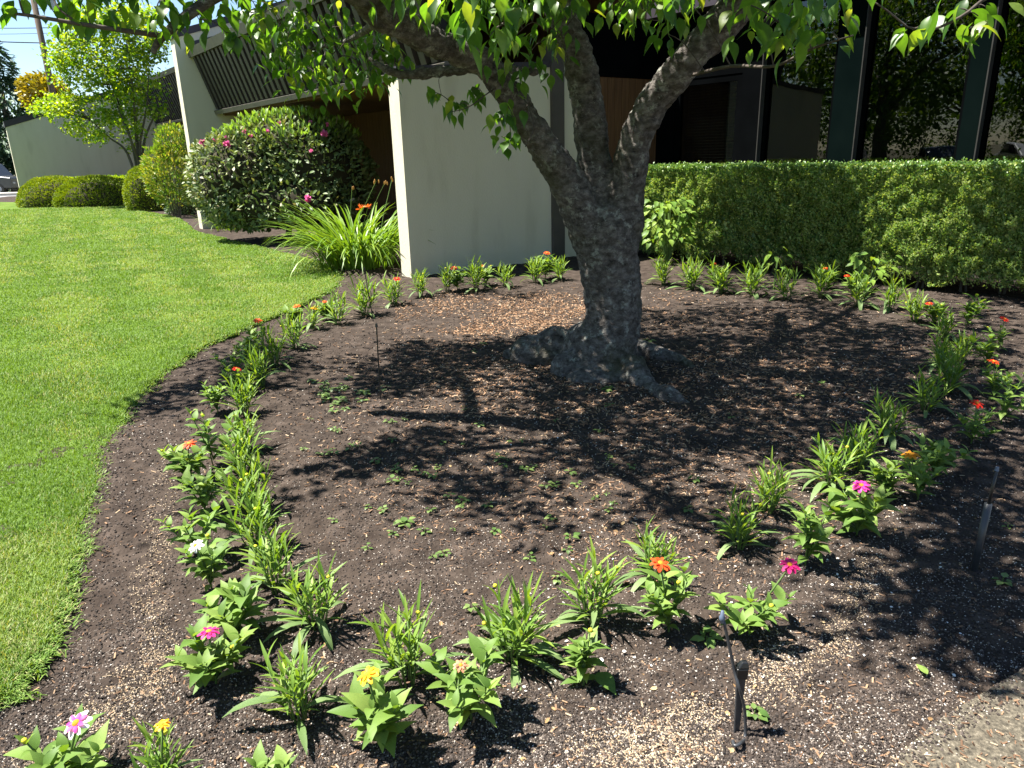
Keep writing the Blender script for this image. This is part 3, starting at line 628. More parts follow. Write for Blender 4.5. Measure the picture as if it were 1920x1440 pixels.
# leaves
lp, ld, lu, ls = [], [], [], []
for c, nl, sp in clusters:
    for k in range(nl):
        a = random.uniform(0, 2 * pi); out = np.array([math.cos(a), math.sin(a), 0])
        lp.append(c + rng.normal(0, sp * 0.62, 3) * np.array([1, 1, 0.7])); ld.append(out * random.uniform(0.35, 1.1) + np.array([0, 0, random.uniform(-1.1, -0.25)]))
        lu.append(np.array([0, 0, 1.0]) + out * random.uniform(0.1, 0.7) + rng.normal(0, 0.25, 3)); ls.append(random.uniform(0.62, 1.06))
lp = np.array(lp); LR = frames(np.array(ld), np.array(lu)); ls = np.array(ls)
CH = [leaf(0.118, 0.056, P_CHERRY, cv, fo, tw_, 0.02) for cv, fo, tw_ in ((0.55, 0.22, 0.1), (0.9, 0.30, -0.15), (0.3, 0.15, 0.25), (0.7, 0.4, 0.0))]
CHM = [mesh('cherry_leaf', v, f, m_cherry, None, True) for v, f in CH]
U, Vv, K = proj(lp); size = np.where((K > 0) & (U > -20) & (U < 1940) & (Vv > -20) & (Vv < 1440), 1 / np.maximum(K, 0.1), 0)
big = np.argsort(-size)[:300]; isbig = np.zeros(len(lp), bool); isbig[big] = True
ch0 = np.array(cherry.location)
for i in big:
    mx = Matrix.Translation(Vector(lp[i] - ch0)) @ Matrix(LR[i].tolist()).to_4x4() @ Matrix.Scale(float(ls[i]), 4)
    obj('leaf', CHM[i % 4], cherry, mx)
VV, FF, TT, o_ = [], [], [], 0
for k in range(4):
    s_ = np.where(~isbig & (np.arange(len(lp)) % 4 == k))[0]
    v, f, t = scatter(CH[k][0], CH[k][1], lp[s_] - ch0, LR[s_], ls[s_]); VV.append(v); FF.append(f[0] + o_); TT.append(t); o_ += len(v)
fo = obj('foliage', mesh('foliage', np.concatenate(VV), [np.concatenate(FF)], m_cherry, np.concatenate(TT), True), cherry); fo['kind'] = 'stuff'

# ================================================================== HEDGE, SHRUBS, TREES
def hedge():
    s0, s1, t0, t1, hz = 3.68, 4.62, 0.62, 8.0, 1.355
    h = empty('clipped_hedge', tuple(BP(s0 + 0.4, 4, 0)), 'long clipped box hedge with flat top in front of the dark windows', 'hedge')
    pass
    # bare stems below
    for t in np.arange(t0 + 0.3, 7, 0.45):
        for q in range(2):
            a = BP(s0 + random.uniform(0.06, 0.35), t + random.uniform(-.1, .1), -0.04); c = a + np.array([random.uniform(-.08, .08), random.uniform(-.08, .08), 0.45])
            mk('stem', *tube([a, (a + c) / 2 + rng.normal(0, .02, 3), c], [0.014, 0.011, 0.008], 5), m_mstem, h)
    n = 92000; tt = rng.uniform(t0, 6.9, n); z = rng.uniform(0.02, hz + .03, n)
    low = 0.03 + 0.14 * vnoise(tt * 4, tt * 0 + 3); keep = z > low * rng.uniform(0.6, 1.4, n); tt = tt[keep]; z = z[keep]; n = len(tt)
    bulge = 0.10 * fbm(tt, z + 7, 3, 2.2) + 0.22 * fbm(tt, z, 2, 9.0)
    dep = np.where(rng.random(n) < .75, rng.exponential(0.022, n), rng.uniform(0, .16, n)); s = s0 - bulge + dep + 0.02 * (1 - z / hz)
    P1 = np.array([BP(a, b_, c) for a, b_, c in zip(s, tt, z)]); N1 = np.tile(np.array([-FD[0], -FD[1], 0.75]), (n, 1))
    n2 = 20000; t2 = rng.uniform(t0, 6.9, n2); s2 = rng.uniform(s0 - .05, s1, n2); z2 = hz + 0.07 * fbm(t2, s2, 3, 4) - rng.exponential(0.015, n2) + rng.uniform(.01, .05, n2) * (rng.random(n2) < 0.05)
    P2 = np.array([BP(a, b_, c) for a, b_, c in zip(s2, t2, z2)]); N2 = np.tile(np.array([0, 0, 1.0]), (n2, 1))
    n3 = 5000; s3 = rng.uniform(s0, s1, n3); z3 = rng.uniform(0.15, hz, n3); t3 = t0 + rng.exponential(0.03, n3)
    P3 = np.array([BP(a, b_, c) for a, b_, c in zip(s3, t3, z3)]); N3 = np.tile(np.array([-FA[0], -FA[1], 0.5]), (n3, 1))
    n4 = 34000; P4 = np.array([BP(a, b_, c) for a, b_, c in zip(rng.uniform(s0 + .03, s1 - .1, n4), rng.uniform(t0, 6.9, n4), rng.uniform(.16, hz - .03, n4))]); N4 = np.tile(np.array([-FD[0], -FD[1], .75]), (n4, 1))
    P = np.concatenate([P1, P2, P3, P4]); Nn = np.concatenate([N1, N2, N3, N4]); m = len(P)
    d = norm(Nn + rvec(m) * 0.9 + np.array([0, 0, 0.25])); up = norm(Nn * 1.0 + np.array([0, 0, 0.35]) + rvec(m) * 0.75)
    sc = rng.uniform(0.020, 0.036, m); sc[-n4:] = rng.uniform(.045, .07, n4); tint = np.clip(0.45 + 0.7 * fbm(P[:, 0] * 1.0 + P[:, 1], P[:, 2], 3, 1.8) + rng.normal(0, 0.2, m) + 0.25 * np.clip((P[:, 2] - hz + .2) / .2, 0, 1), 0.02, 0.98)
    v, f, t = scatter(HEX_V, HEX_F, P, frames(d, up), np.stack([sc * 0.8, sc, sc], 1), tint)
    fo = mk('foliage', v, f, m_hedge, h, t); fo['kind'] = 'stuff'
hedge()

def shell(c, r, n, lsz, mat, name_parent, up_bias=0.4, dep=0.12, rough=0.18, aspect=0.5, tmpl=(HEX_V, HEX_F), zmin=0.02, out=0.9, name='foliage', seed=0.0):
    """leafy surface of an ellipsoid (top part down to zmin), with clumps"""
    d = rvec(int(n * 1.6)); P = d * np.array(r); P = P[(P[:, 2] + c[2]) > zmin][:n]; m = len(P); d = norm(P / (np.array(r) ** 2))
    k = 1 + rough * 2 * fbm(d[:, 0] * 3 + 9 + seed, d[:, 1] * 3 + d[:, 2] * 4 + seed, 4, 1.5) - rng.exponential(dep, m)
    P = np.array(c) + P * k[:, None]
    dirs = norm(d * out + rvec(m) * 0.8 + np.array([0, 0, up_bias])); up = norm(d * 0.6 + np.array([0, 0, 0.6]) + rvec(m) * 0.6)
    sc = lsz * rng.uniform(0.7, 1.25, m); tint = np.clip(0.45 + 0.6 * fbm(P[:, 0] + P[:, 2], P[:, 1] - P[:, 2], 3, 1.2) + rng.normal(0, .18, m), 0.02, 0.98)
    v, f, t = scatter(tmpl[0], tmpl[1], P, frames(dirs, up), np.stack([sc * aspect * 1.2, sc, sc], 1), tint)
    o = mk(name, v, f, mat, name_parent, t); o['kind'] = 'stuff'; return o
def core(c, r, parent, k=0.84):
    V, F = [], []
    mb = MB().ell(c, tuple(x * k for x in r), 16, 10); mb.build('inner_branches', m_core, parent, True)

# rhododendron
def at_z(px_, py_, p): return at(px_, py_, p[1])[2]
rc = G(540, 428); rc[1] = 15.6; rc[0] = at(526, 330, 15.6)[0]
rh = empty('rhododendron', (rc[0], rc[1], 0), 'big rounded rhododendron with pink blooms against the cream wing wall', 'shrub')
RL = leaf(1.0, 0.36, (0.3, 0.85, 1.0, 0.8, 0.1), 0.5, 0.15)
for cx, cz, ry, r_, nn in ((-0.7, 1.2, 0, (1.15, 1.0, 1.05), 3600), (0.65, 1.25, 0.2, (1.25, 1.05, 1.12), 4200), (0.15, 1.72, 0.3, (1.4, 0.9, 0.78), 2600), (0.2, 0.72, -.4, (1.4, 0.8, 0.58), 2000)):
    shell((rc[0] + cx, rc[1] + ry, cz), r_, nn, 0.12, m_rhodo, rh, 0.25, 0.05, 0.16, 1.0, RL, 0.25)
    core((rc[0] + cx, rc[1] + ry, cz), r_, rh, 0.82)
shell((rc[0] + 0.25, rc[1] + 0.1, 1.60), (1.65, 0.95, 0.98), 1500, 0.13, m_rhodonew, rh, 1.0, 0.02, 0.12, 0.8, RL, 2.02, name='new_shoots')
mk('stem', *tube([(rc[0], rc[1], -.03), (rc[0] + .1, rc[1], .5), (rc[0] - .2, rc[1], 1.2)], [.07, .06, .04], 6), m_mstem, rh)
mk('stem', *tube([(rc[0] + .2, rc[1] - .1, -.03), (rc[0] + .6, rc[1] - .1, .4), (rc[0] + 1.0, rc[1], 1.0)], [.06, .05, .03], 6), m_mstem, rh)
PT = leaf(1.0, 0.7, P_PETAL, 0.6, 0.2)
for fx, fy, Y in ((380, 268, 15.2), (425, 270, 14.9), (470, 254, 14.9), (424, 258, 15), (403, 262, 15), (458, 246, 15), (608, 250, 14.9), (613, 233, 15), (501, 246, 15), (395, 336, 14.9), (577, 372, 14.5), (583, 283, 14.7), (524, 230, 15.2), (582, 229, 15.2)):
    p = at(fx, fy, Y); k = 40 if (fx in (425, 380, 608, 577)) else 18; R_ = 0.065 if k > 20 else 0.038
    d = rvec(k); v, f, t = scatter(PT[0], PT[1], p + d * R_ * 0.2, frames(d, rvec(k)), np.full(k, R_)); mk('flower_truss', v, f, PETAL['pink'], rh, t)

# daylilies
def daylily(p, n, ln, label, spread=0.45, group=None, flowers=False):
    e = empty('daylily_clump', (p[0], p[1], 0), label, 'plant', group)
    temps = []
    for k in range(10):
        prof = (0.7, 1, 1, 1, 0.9, 0.75, 0.5, 0.04); V, F = leaf(1.0, 0.024, prof, 1.1 + 0.14 * k, 0.45, random.uniform(-.5, .5)); temps.append(mesh('daylily_leaf', V, F, m_lily, None, True))
    for i in range(n):
        a = random.uniform(0, 2 * pi); q = math.sqrt(random.random()) * spread
        el = random.uniform(1.15, 1.56); out = Vector((math.cos(a), math.sin(a), 0))
        d = out * math.cos(el) + Vector((0, 0, math.sin(el)))
        R_ = frames(np.array([list(d)]), np.array([[-out.x * .9, -out.y * .9, 0.5]]))[0]
        upn = np.array([-math.cos(a), -math.sin(a), 0.0]); R_ = frames(np.array([list(d)]), np.array([upn + [random.uniform(-.3, .3), random.uniform(-.3, .3), .5]]))[0]
        mx = Matrix.Translation((q * math.cos(a + random.uniform(-.6, .6)), q * math.sin(a + random.uniform(-.6, .6)), -0.02)) @ Matrix(R_.tolist()).to_4x4() @ Matrix.Scale(ln * random.uniform(0.7, 1.15), 4)
        obj('leaf', temps[i % 10], e, mx)
    if flowers:
        for fx, fy, Y in ((690, 388, 10.6), (676, 392, 10.6)):
            f_ = at(fx, fy, Y); g = np.array([p[0], p[1], 0]); mk('flower_stalk', *tube([g, (g + f_) / 2 + [0, 0, .15], f_], [.006, .005, .004], 5), m_stemg, e)
            d = norm(rvec(7) + np.array([0, -.4, .9])); v, f, t = scatter(*leaf(1, .3, P_LANCE, .8, .2), np.tile(f_, (7, 1)), frames(d, rvec(7)), np.full(7, .085)); mk('flower', v, f, PETAL['orange'], e, t)
        for fx, fy in ((705, 340), (722, 342), (660, 352), (735, 336)):
            f_ = at(fx, fy, 11 + random.uniform(-.3, .3)); g = np.array([p[0] + random.uniform(-.3, .3), p[1], 0]); mk('flower_stalk', *tube([g, (g + f_) / 2 + [0, 0, .1], f_], [.006, .005, .004], 4), m_stemg, e)
            mb = MB()
            for _ in range(3): mb.ell(f_ + rng.normal(0, .02, 3), (.01, .01, .028), 6, 4)
            mb.build('bud', m_amberbud, e)
    return e
m_amberbud = plain('amber_bud', (0.32, 0.16, 0.03))
daylily(at(672, 480, 11.3) * [1, 1, 0], 430, 1.30, 'large arching clump of bright green daylilies beside the cream wing wall end', 0.55, None, True)
lp2 = G(430, 428); daylily((lp2[0], lp2[1] - .2), 80, 0.75, 'small daylily clump at the foot of the tall wing wall', 0.35)

# clipped shrubs on the far side of the lawn
def dome(name, c, r, label, n, lsz=0.10, mat=m_dome, cat='shrub', group=None, rough=.06, dep=.02, tm=(HEX_V, HEX_F), asp=.35, zmin=0.0):
    e = empty(name, (c[0], c[1], 0), label, cat, group); shell(c, r, n, lsz, mat, e, .5, dep, rough, asp, tm, zmin, 1.1, seed=random.random() * 50); core(c, r, e, .80)
    mk('stem', *tube([(c[0], c[1], -.06), (c[0], c[1], c[2])], [.06, .05], 6), m_mstem, e); return e
d1 = at(85, 388, 31.0); d2 = at(172, 384, 30.5); d3 = at(272, 394, 26.8)
dome('mounded_shrub', (d1[0] + .15, 31.6, 0.15), (1.55, 1.0, 1.05), 'low clipped mound shrub touching the foot of the far wall end', 9000, .085)
dome('mounded_shrub', (d2[0] + .1, 30.9, 0.12), (1.75, 1.0, 1.08), 'low clipped mound shrub between another mound and the tall dome', 9500, .085)
dome('domed_shrub', (d3[0], 27.4, 0.45), (0.86, 0.85, 1.12), 'tall clipped dome shrub beside the golden shrub', 8000, .08)
# flat hedge behind the mounds
fh = empty('low_hedge', (-17.3, 33.5, 0), 'low flat hedge behind the two clipped mounds under the far wall', 'hedge')
def boxleaf(p0, p1, depth, hz, n, lsz, mat, par):
    p0 = np.array(p0); p1 = np.array(p1); ax = p1 - p0; ln = np.linalg.norm(ax); ax /= ln; nr = np.array([ax[1], -ax[0]])
    u = rng.uniform(0, ln, n); top = rng.random(n) < .5; z = np.where(top, hz + rng.normal(0, .03, n), rng.uniform(.05, hz, n)); q = np.where(top, rng.uniform(-depth, 0, n), rng.normal(0, .04, n))
    P = np.stack([p0[0] + ax[0] * u + nr[0] * q, p0[1] + ax[1] * u + nr[1] * q, z], 1); d = norm(rvec(n) + np.array([nr[0] * .5, nr[1] * .5, .6])); sc = lsz * rng.uniform(.7, 1.2, n)
    v, f, t = scatter(HEX_V, HEX_F, P, frames(d, rvec(n) * .7 + [0, 0, .8]), np.stack([sc * .6, sc, sc], 1)); o = mk('foliage', v, f, mat, par, t); o['kind'] = 'stuff'
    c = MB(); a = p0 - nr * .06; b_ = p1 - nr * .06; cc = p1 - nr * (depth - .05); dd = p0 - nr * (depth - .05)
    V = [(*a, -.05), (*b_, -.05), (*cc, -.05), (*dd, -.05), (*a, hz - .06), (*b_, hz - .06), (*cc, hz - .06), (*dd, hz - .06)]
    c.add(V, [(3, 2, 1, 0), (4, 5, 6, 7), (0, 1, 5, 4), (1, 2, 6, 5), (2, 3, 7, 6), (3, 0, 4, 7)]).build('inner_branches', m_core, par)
hp0 = at(64, 350, 33.0); hp1 = at(250, 345, 32.5)
boxleaf(hp0[:2], hp1[:2], .9, at(150, 336, 32.8)[2], 6000, .10, m_maple, fh)
gc = at(318, 320, 23.5)
ge = empty('golden_shrub', (gc[0], 23.5, 0), 'loose yellow green shrub beside the end of the tall wing wall', 'shrub')
shell((gc[0], 23.5, 1.2), (.75, .7, .95), 2600, .13, m_gold, ge, .7, .12, .35, .35, (HEX_V, HEX_F), .35); shell((gc[0] + .18, 23.7, 2.0), (.5, .5, .75), 1200, .13, m_gold, ge, .9, .12, .35, .35, (HEX_V, HEX_F), 1.5)
for q in range(5): mk('stem', *tube([(gc[0] + q * .05 - .1, 23.5, -.05), (gc[0] + (q - 2) * .2, 23.5 + random.uniform(-.3, .3), 1.6)], [.025, .012], 5), m_mstem, ge)
sc_ = G(338, 402); dome('silvery_shrub', (sc_[0], sc_[1] + .3, .18), (.52, .45, .42), 'small silvery green shrub low by the golden shrub', 1500, .09, m_silver, rough=.2, dep=.08)

# multi-stemmed young maple by the far wing
mb0 = at(262, 352, 30.0); mt = empty('young_maple', (mb0[0], 30.0, 0), 'multi stemmed young tree with bright yellow green leaves before the far wall', 'tree')
stems = [((262, 352), (240, 290), (205, 258), (170, 225)), ((262, 352), (250, 280), (225, 200), (190, 110)), ((262, 352), (258, 270), (250, 180), (235, 60)), ((264, 352), (262, 280), (275, 200), (280, 100)), ((264, 352), (258, 300), (240, 250), (205, 160)), ((262, 352), (255, 260), (240, 150), (150, 60)), ((264, 352), (268, 280), (290, 215), (300, 190))]
tips = []
for k, s_ in enumerate(stems):
    Ys = [30.0, 29.7 + .2 * random.random(), 29.5 + 1.2 * (random.random() - .5), 29.5 + 2 * (random.random() - .5)]
    P = [at(x, y, Y) for (x, y), Y in zip(s_, Ys)]; P[0][2] = -.05; P = smooth_path(P, 5); mk('stem', *tube(P, np.linspace(.065, .014, len(P)), 6), m_mstem, mt, smooth=True); tips += list(P[7:])
cl = []
def mb_(x, y, rx, ry, k, Y=(28.6, 31)):
    for _ in range(k):
        a = random.uniform(0, 2 * pi); q = math.sqrt(random.random()); cl.append(at(x + rx * q * math.cos(a), y + ry * q * math.sin(a), random.uniform(*Y)))
mb_(200, 85, 105, 75, 150); mb_(160, 110, 60, 55, 50); mb_(230, 30, 70, 30, 45); mb_(255, 110, 55, 80, 90); mb_(140, 195, 75, 18, 40); mb_(115, 205, 48, 14, 20); mb_(180, 235, 55, 26, 34); mb_(230, 200, 50, 45, 40); mb_(175, 255, 22, 10, 5); mb_(290, 195, 20, 25, 9); mb_(250, 255, 25, 25, 10); mb_(120, 140, 20, 60, 16)
mw = MB(); T_ = np.array(tips)
for c in cl[::2]:
    p = T_[np.linalg.norm(T_ - c, axis=1).argmin()]; mw.tube([p, (p + c) / 2 + [0, 0, .05], c], [.012, .008, .004], 4, False)
tw2 = mw.build('twigs', m_mstem, mt); tw2['kind'] = 'stuff'
cl = np.array(cl); P = np.repeat(cl, 25, 0) + rng.normal(0, 1, (len(cl) * 25, 3)) * np.array([.20, .20, .12]); m = len(P)
d = norm(rvec(m) + np.array([0, 0, -.25])); sc = rng.uniform(.085, .15, m); v, f, t = scatter(HEX_V, HEX_F, P, frames(d, rvec(m) * .6 + [0, 0, .9]), np.stack([sc * .9, sc, sc], 1), np.clip(np.repeat(rng.normal(.45, .22, len(cl)), 25) + rng.normal(0, .12, m), .02, .98))
fo = mk('foliage', v, f, m_maple, mt, t); fo['kind'] = 'stuff'

# conifers behind the far wing
def conifer(x, Y, h, r, label, n=7000, group=None):
    e = empty('conifer', (x, Y, 0), label, 'tree', group); mk('trunk', *tube([(x, Y, -.15), (x, Y, h * .6), (x, Y, h)], [r * .08, r * .05, .02], 7), m_mstem, e)
    z = h * (1 - np.sqrt(rng.random(n))) * .97 + .3; rr = r * (1 - z / h) * (1 + .35 * np.sin(z * 2.2 + rng.normal(0, .4, n))) * (.35 + .65 * np.sqrt(rng.random(n))) + .1; a = rng.uniform(0, 2 * pi, n)
    rr = rr * (1 + .3 * np.sin(a * 5 + z * 1.7)); P = np.stack([x + rr * np.cos(a), Y + rr * np.sin(a), z - rr * .15], 1)
    d = norm(np.stack([np.cos(a), np.sin(a), -.35 + rng.normal(0, .35, n)], 1) + rvec(n) * .45); sc = rng.uniform(.28, .6, n); v, f, t = scatter(HEX_V, HEX_F, P, frames(d, rvec(n) * .5 + [0, 0, 1]), np.stack([sc * .4, sc, sc], 1)); fo = mk('foliage', v, f, m_conifer, e, t); fo['kind'] = 'stuff'
c1 = at(8, 200, 58); conifer(c1[0], 58, at(10, 52, 58)[2], 4.2, 'tall dark green conifer with pointed top rising behind the far wall', 9000)
c2 = at(-45, 200, 62); conifer(c2[0], 62, 9.5, 3.4, 'broader dark green conifer partly hidden by the pointed one', 5000)
c3 = at(75, 230, 62); conifer(c3[0], 62, 7.2, 2.4, 'short dark green conifer under the amber tree', 4000)
# amber tree
ac = at(85, 178, 52); ae = empty('amber_tree', (ac[0], 52, 0), 'small amber leaved tree showing over the far wall top', 'tree')
mk('trunk', *tube([(ac[0], 52, -.15), (ac[0], 52, ac[2])], [.12, .05], 6), m_mstem, ae)
shell((ac[0], 52, ac[2]), (1.5, 1.3, 1.3), 2600, .26, m_amber, ae, .3, .3, .4, .6); shell((ac[0] + 1.3, 52, ac[2] - .9), (1.2, 1.2, .9), 1500, .26, m_amber, ae, .3, .3, .4, .6)

# utility pole with wires
pl = at(110, 230, 46); ptop = at(80, -60, 46); up = empty('utility_pole', (pl[0], 46, 0), 'brown wooden utility pole rising behind the young tree', 'pole')
mk('post', *tube([(pl[0], 46, -.15), (pl[0], 46, ptop[2])], [.19, .15], 10), m_pole, up, smooth=True)
bx = at(98, 5, 45.7); mk('transformer', *tube([(bx[0], 45.7, bx[2] - .35), (bx[0], 45.7, bx[2] + .5)], [.2, .2], 10), m_galv, up)
for y0, y1, r in ((16, 18, .012), (52, 50, .02), (62, 63, .012), (81, 70, .03)):
    a = at(103 if y0 > 40 else 88, y0, 46); b_ = at(-160, y1 - 6, 46); mid = (a + b_) / 2 - [0, 0, .12]
    w_ = mk('overhead_wire', *tube(smooth_path([a, mid, b_], 8), r, 5), m_wire)
    tag(w_, {16: 'thin topmost wire running to the utility pole', 52: 'second wire down on the utility pole', 62: 'third wire down on the utility pole', 81: 'thick lowest cable sloping to the utility pole'}[y0], 'wire')
# dark parked van at the far left beyond the street
def wheel(e, x, y, z, r):
    t_ = mk('wheel', *tube([(x, y - .11, z), (x, y + .11, z)], [r, r], 18), m_plastic, e, smooth=False); mk('rim', *tube([(x, y - .125, z), (x, y - .112, z)], [r * .58, r * .58], 14), m_galv, t_)
def car(name, x, Y, label, cat, colr, van=False, group=None, flip=False):
    e = empty(name, (x, Y, 0), label, cat, group); pm = plain(name + '_paint', colr, rough=.25, spec=.6)
    L_ = 4.6; hb = .95 if not van else 1.1; ht = 1.48 if not van else 2.0
    if van: prof = [(0, .35), (L_, .35), (L_, 1.05), (L_ - .9, 1.15), (L_ - 1.5, 1.95), (.1, 2.0), (0, 1.2)]; cab = [(L_ - 1.62, 1.86), (L_ - 1.08, 1.2), (.2, 1.2), (.2, 1.86)]
    else: prof = [(0, .35), (L_, .32), (L_, .72), (L_ - .25, .85), (L_ - 1.2, .95), (L_ - 2.0, 1.44), (1.3, 1.48), (.55, 1.02), (.05, .95)]; cab = [(L_ - 1.42, .97), (L_ - 2.08, 1.38), (1.35, 1.41), (.75, 1.0)]
    def pr(poly, y0, y1):
        n = len(poly); V = [(x + a, y0, z - .05) for a, z in poly] + [(x + a, y1, z - .05) for a, z in poly]
        return V, [list(range(n)), list(range(n, 2 * n))[::-1]] + [(i, n + i, n + (i + 1) % n, (i + 1) % n) for i in range(n)]
    bo = mk('body', *pr(prof, Y - .88, Y + .88), pm, e); bv = bo.modifiers.new('b', 'BEVEL'); bv.width = .07; bv.segments = 3
    mk('side_window', *pr(cab, Y - .892, Y - .884), m_glassdark, e); mk('side_window', *pr(cab, Y + .884, Y + .892), m_glassdark, e)
    for a in (.85, L_ - .9):
        for s_ in (-.8, .8): wheel(e, x + a, Y + s_, .29, .33)
    for s_ in (-.6, .6): mk('headlight', *MB_ell((x + L_ - .03, Y + s_, .66), (.06, .17, .08)), m_galv, e); mk('tail_light', *MB_ell((x + .02, Y + s_, .75), (.05, .15, .1)), PETAL['red'], e)
    return e
def MB_ell(c, r):
    m_ = MB().ell(c, r, 10, 6); return np.concatenate(m_.V), m_.F
m_glassdark = noisemat('car_glass', [(0.3, (.01, .012, .014)), (.7, (.02, .022, .025))], scale=2, rough=.05, spec=.8)
vx = at(-40, 330, 50.5); car('parked_van', vx[0] - 2.0, 50.6, 'dark grey van parked beyond the street at the end of the far wall', 'van', (.030, .033, .038), True)

# things across the lawn that the dark windows mirror
def bigtree(x, y, h, r, label, n=9000, cz=.58):
    e = empty('broadleaf_tree', (x, y, 0), label, 'tree', 'street trees mirrored in the windows'); mk('trunk', *tube([(x, y, -.15), (x + .1, y, h * .35), (x, y, h * .8)], [.24, .2, .06], 8), m_mstem, e)
    for k in range(6):
        a = k * 1.05; mk('limb', *tube([(x, y, h * .3), (x + r * .35 * math.cos(a), y + r * .35 * math.sin(a), h * .5), (x + r * .75 * math.cos(a), y + r * .75 * math.sin(a), h * .62)], [.1, .07, .03], 6), m_mstem, e)
    cc = []
    while len(cc) < 260:
        q = rng.uniform(-1, 1, 3)
        if .2 < np.linalg.norm(q) < 1: cc.append(q)
    cc = np.array(cc) * np.array([r, r, h * (.98 - cz)]) + np.array([x, y, h * cz]); k = n // 260; P = np.repeat(cc, k, 0) + rng.normal(0, .32, (260 * k, 3)); m = len(P)
    sc = rng.uniform(.14, .24, m); v, f, t = scatter(HEX_V, HEX_F, P, frames(norm(rvec(m) + [0, 0, -.3]), rvec(m) * .6 + [0, 0, .9]), np.stack([sc * .8, sc, sc], 1)); fo = mk('foliage', v, f, m_far, e, t); fo['kind'] = 'stuff'
bigtree(-19, 5.5, 8.5, 3.8, 'broad green street tree mirrored in the wide window pane'); bigtree(-22, -1.5, 9.5, 4.2, 'broad green street tree mirrored in the end window pane'); bigtree(-26, 10.5, 9, 3.8, 'broad green street tree across the lawn'); bigtree(-33, 2.5, 10, 4.5, 'broad green tree behind the mirrored cars')
for q_, (x_, y_) in enumerate(((-44, 9), (-45, 2), (-44, -5), (-43, -12), (-46, 16))):
    bigtree(x_, y_, 8.5 + q_ % 2, 5.2, 'broad green tree in the belt beyond the mirrored street', 7000, .48)
car('parked_car', -31, 5.2, 'black car mirrored in the wide window pane', 'car', (.02, .022, .03)); car('parked_car', -30.5, 0.5, 'dark blue car mirrored in the windows', 'car', (.03, .04, .07)); car('parked_car', -32, -4, 'silver car mirrored in the end window pane', 'car', (.4, .4, .42))

# ================================================================== BEDDING PLANTS
N_LEAF = [leaf(1.0, w_, P_LANCE, cv, .3, tw_) for w_, cv, tw_ in ((.092, .35, .2), (.105, .6, -.2), (.085, .15, .1), (.115, .9, .3))]
NB_LEAF = [leaf(1.0, w_, P_LANCE, cv, .22, tw_, .02) for w_, cv, tw_ in ((.155, 1.2, .1), (.17, 1.6, -.2), (.145, .8, .2))]
Z_LEAF = [leaf(1.0, w_, P_OVATE, cv, .25, tw_, .02) for w_, cv, tw_ in ((.42, .7, .1), (.46, 1.1, -.15), (.40, .4, .2), (.36, .9, 0))]
PET = [leaf(1.0, .46, P_PETAL, cv, .12) for cv in (.5, .9)]
TM = {('N', i): (N_LEAF[i], m_nleaf) for i in range(4)}
TM.update({('B', i): (NB_LEAF[i], m_nbase) for i in range(3)}); TM.update({('Z', i): (Z_LEAF[i], m_zleaf) for i in range(4)})
TMM = {k: mesh({'N': 'narrow_leaf', 'B': 'basal_leaf', 'Z': 'zinnia_leaf'}[k[0]], v[0][0], v[0][1], v[1], None, True) for k, v in TM.items()}
PETM = {(c, i): mesh('petal', PET[i][0], PET[i][1], PETAL[c], None, True) for c in PETAL for i in (0, 1)}
def lm(p, d, up, s):
    R_ = frames(np.array([d], float), np.array([up], float))[0]
    return Matrix.Translation(Vector(p)) @ Matrix(R_.tolist()).to_4x4() @ Matrix.Scale(float(s), 4)
def gen_narrow(h, rn):
    L, stems, buds = [], [], []
    k = rn.randint(7, 9)
    for i in range(k):
        a = 2 * pi * i / k + rn.uniform(-.4, .4); tilt = rn.uniform(.12, .46) if i else .03; ln = h * rn.uniform(.50, .78)
        ax = np.array([math.cos(a) * math.sin(tilt), math.sin(a) * math.sin(tilt), math.cos(tilt)]); b0 = np.array([math.cos(a), math.sin(a), 0]) * .012
        stems.append((b0 - [0, 0, .03], b0 + ax * ln))
        m = rn.randint(8, 10)
        for j in range(m):
            u = .22 + .78 * j / (m - 1); b = a + j * 2.4 + rn.uniform(-.3, .3); el = .35 + .85 * u + rn.uniform(-.2, .2)
            d = np.array([math.cos(b) * math.cos(el), math.sin(b) * math.cos(el), math.sin(el)]) + ax * .35
            L.append((('N', rn.randint(0, 3)), lm(b0 + ax * ln * u, d, (-math.cos(b) * .5, -math.sin(b) * .5, 1), h * rn.uniform(.36, .56) * (1.1 - .30 * u))))
        if rn.random() < .18: buds.append(b0 + ax * (ln + .03))
    for i in range(rn.randint(5, 8)):
        b = rn.uniform(0, 2 * pi); el = rn.uniform(.25, .8); d = np.array([math.cos(b) * math.cos(el), math.sin(b) * math.cos(el), math.sin(el)])
        L.append((('B', rn.randint(0, 2)), lm((math.cos(b) * .015, math.sin(b) * .015, rn.uniform(.01, .08)), d, (-math.cos(b) * .3, -math.sin(b) * .3, 1), h * rn.uniform(.48, .78))))
    return L, stems, buds
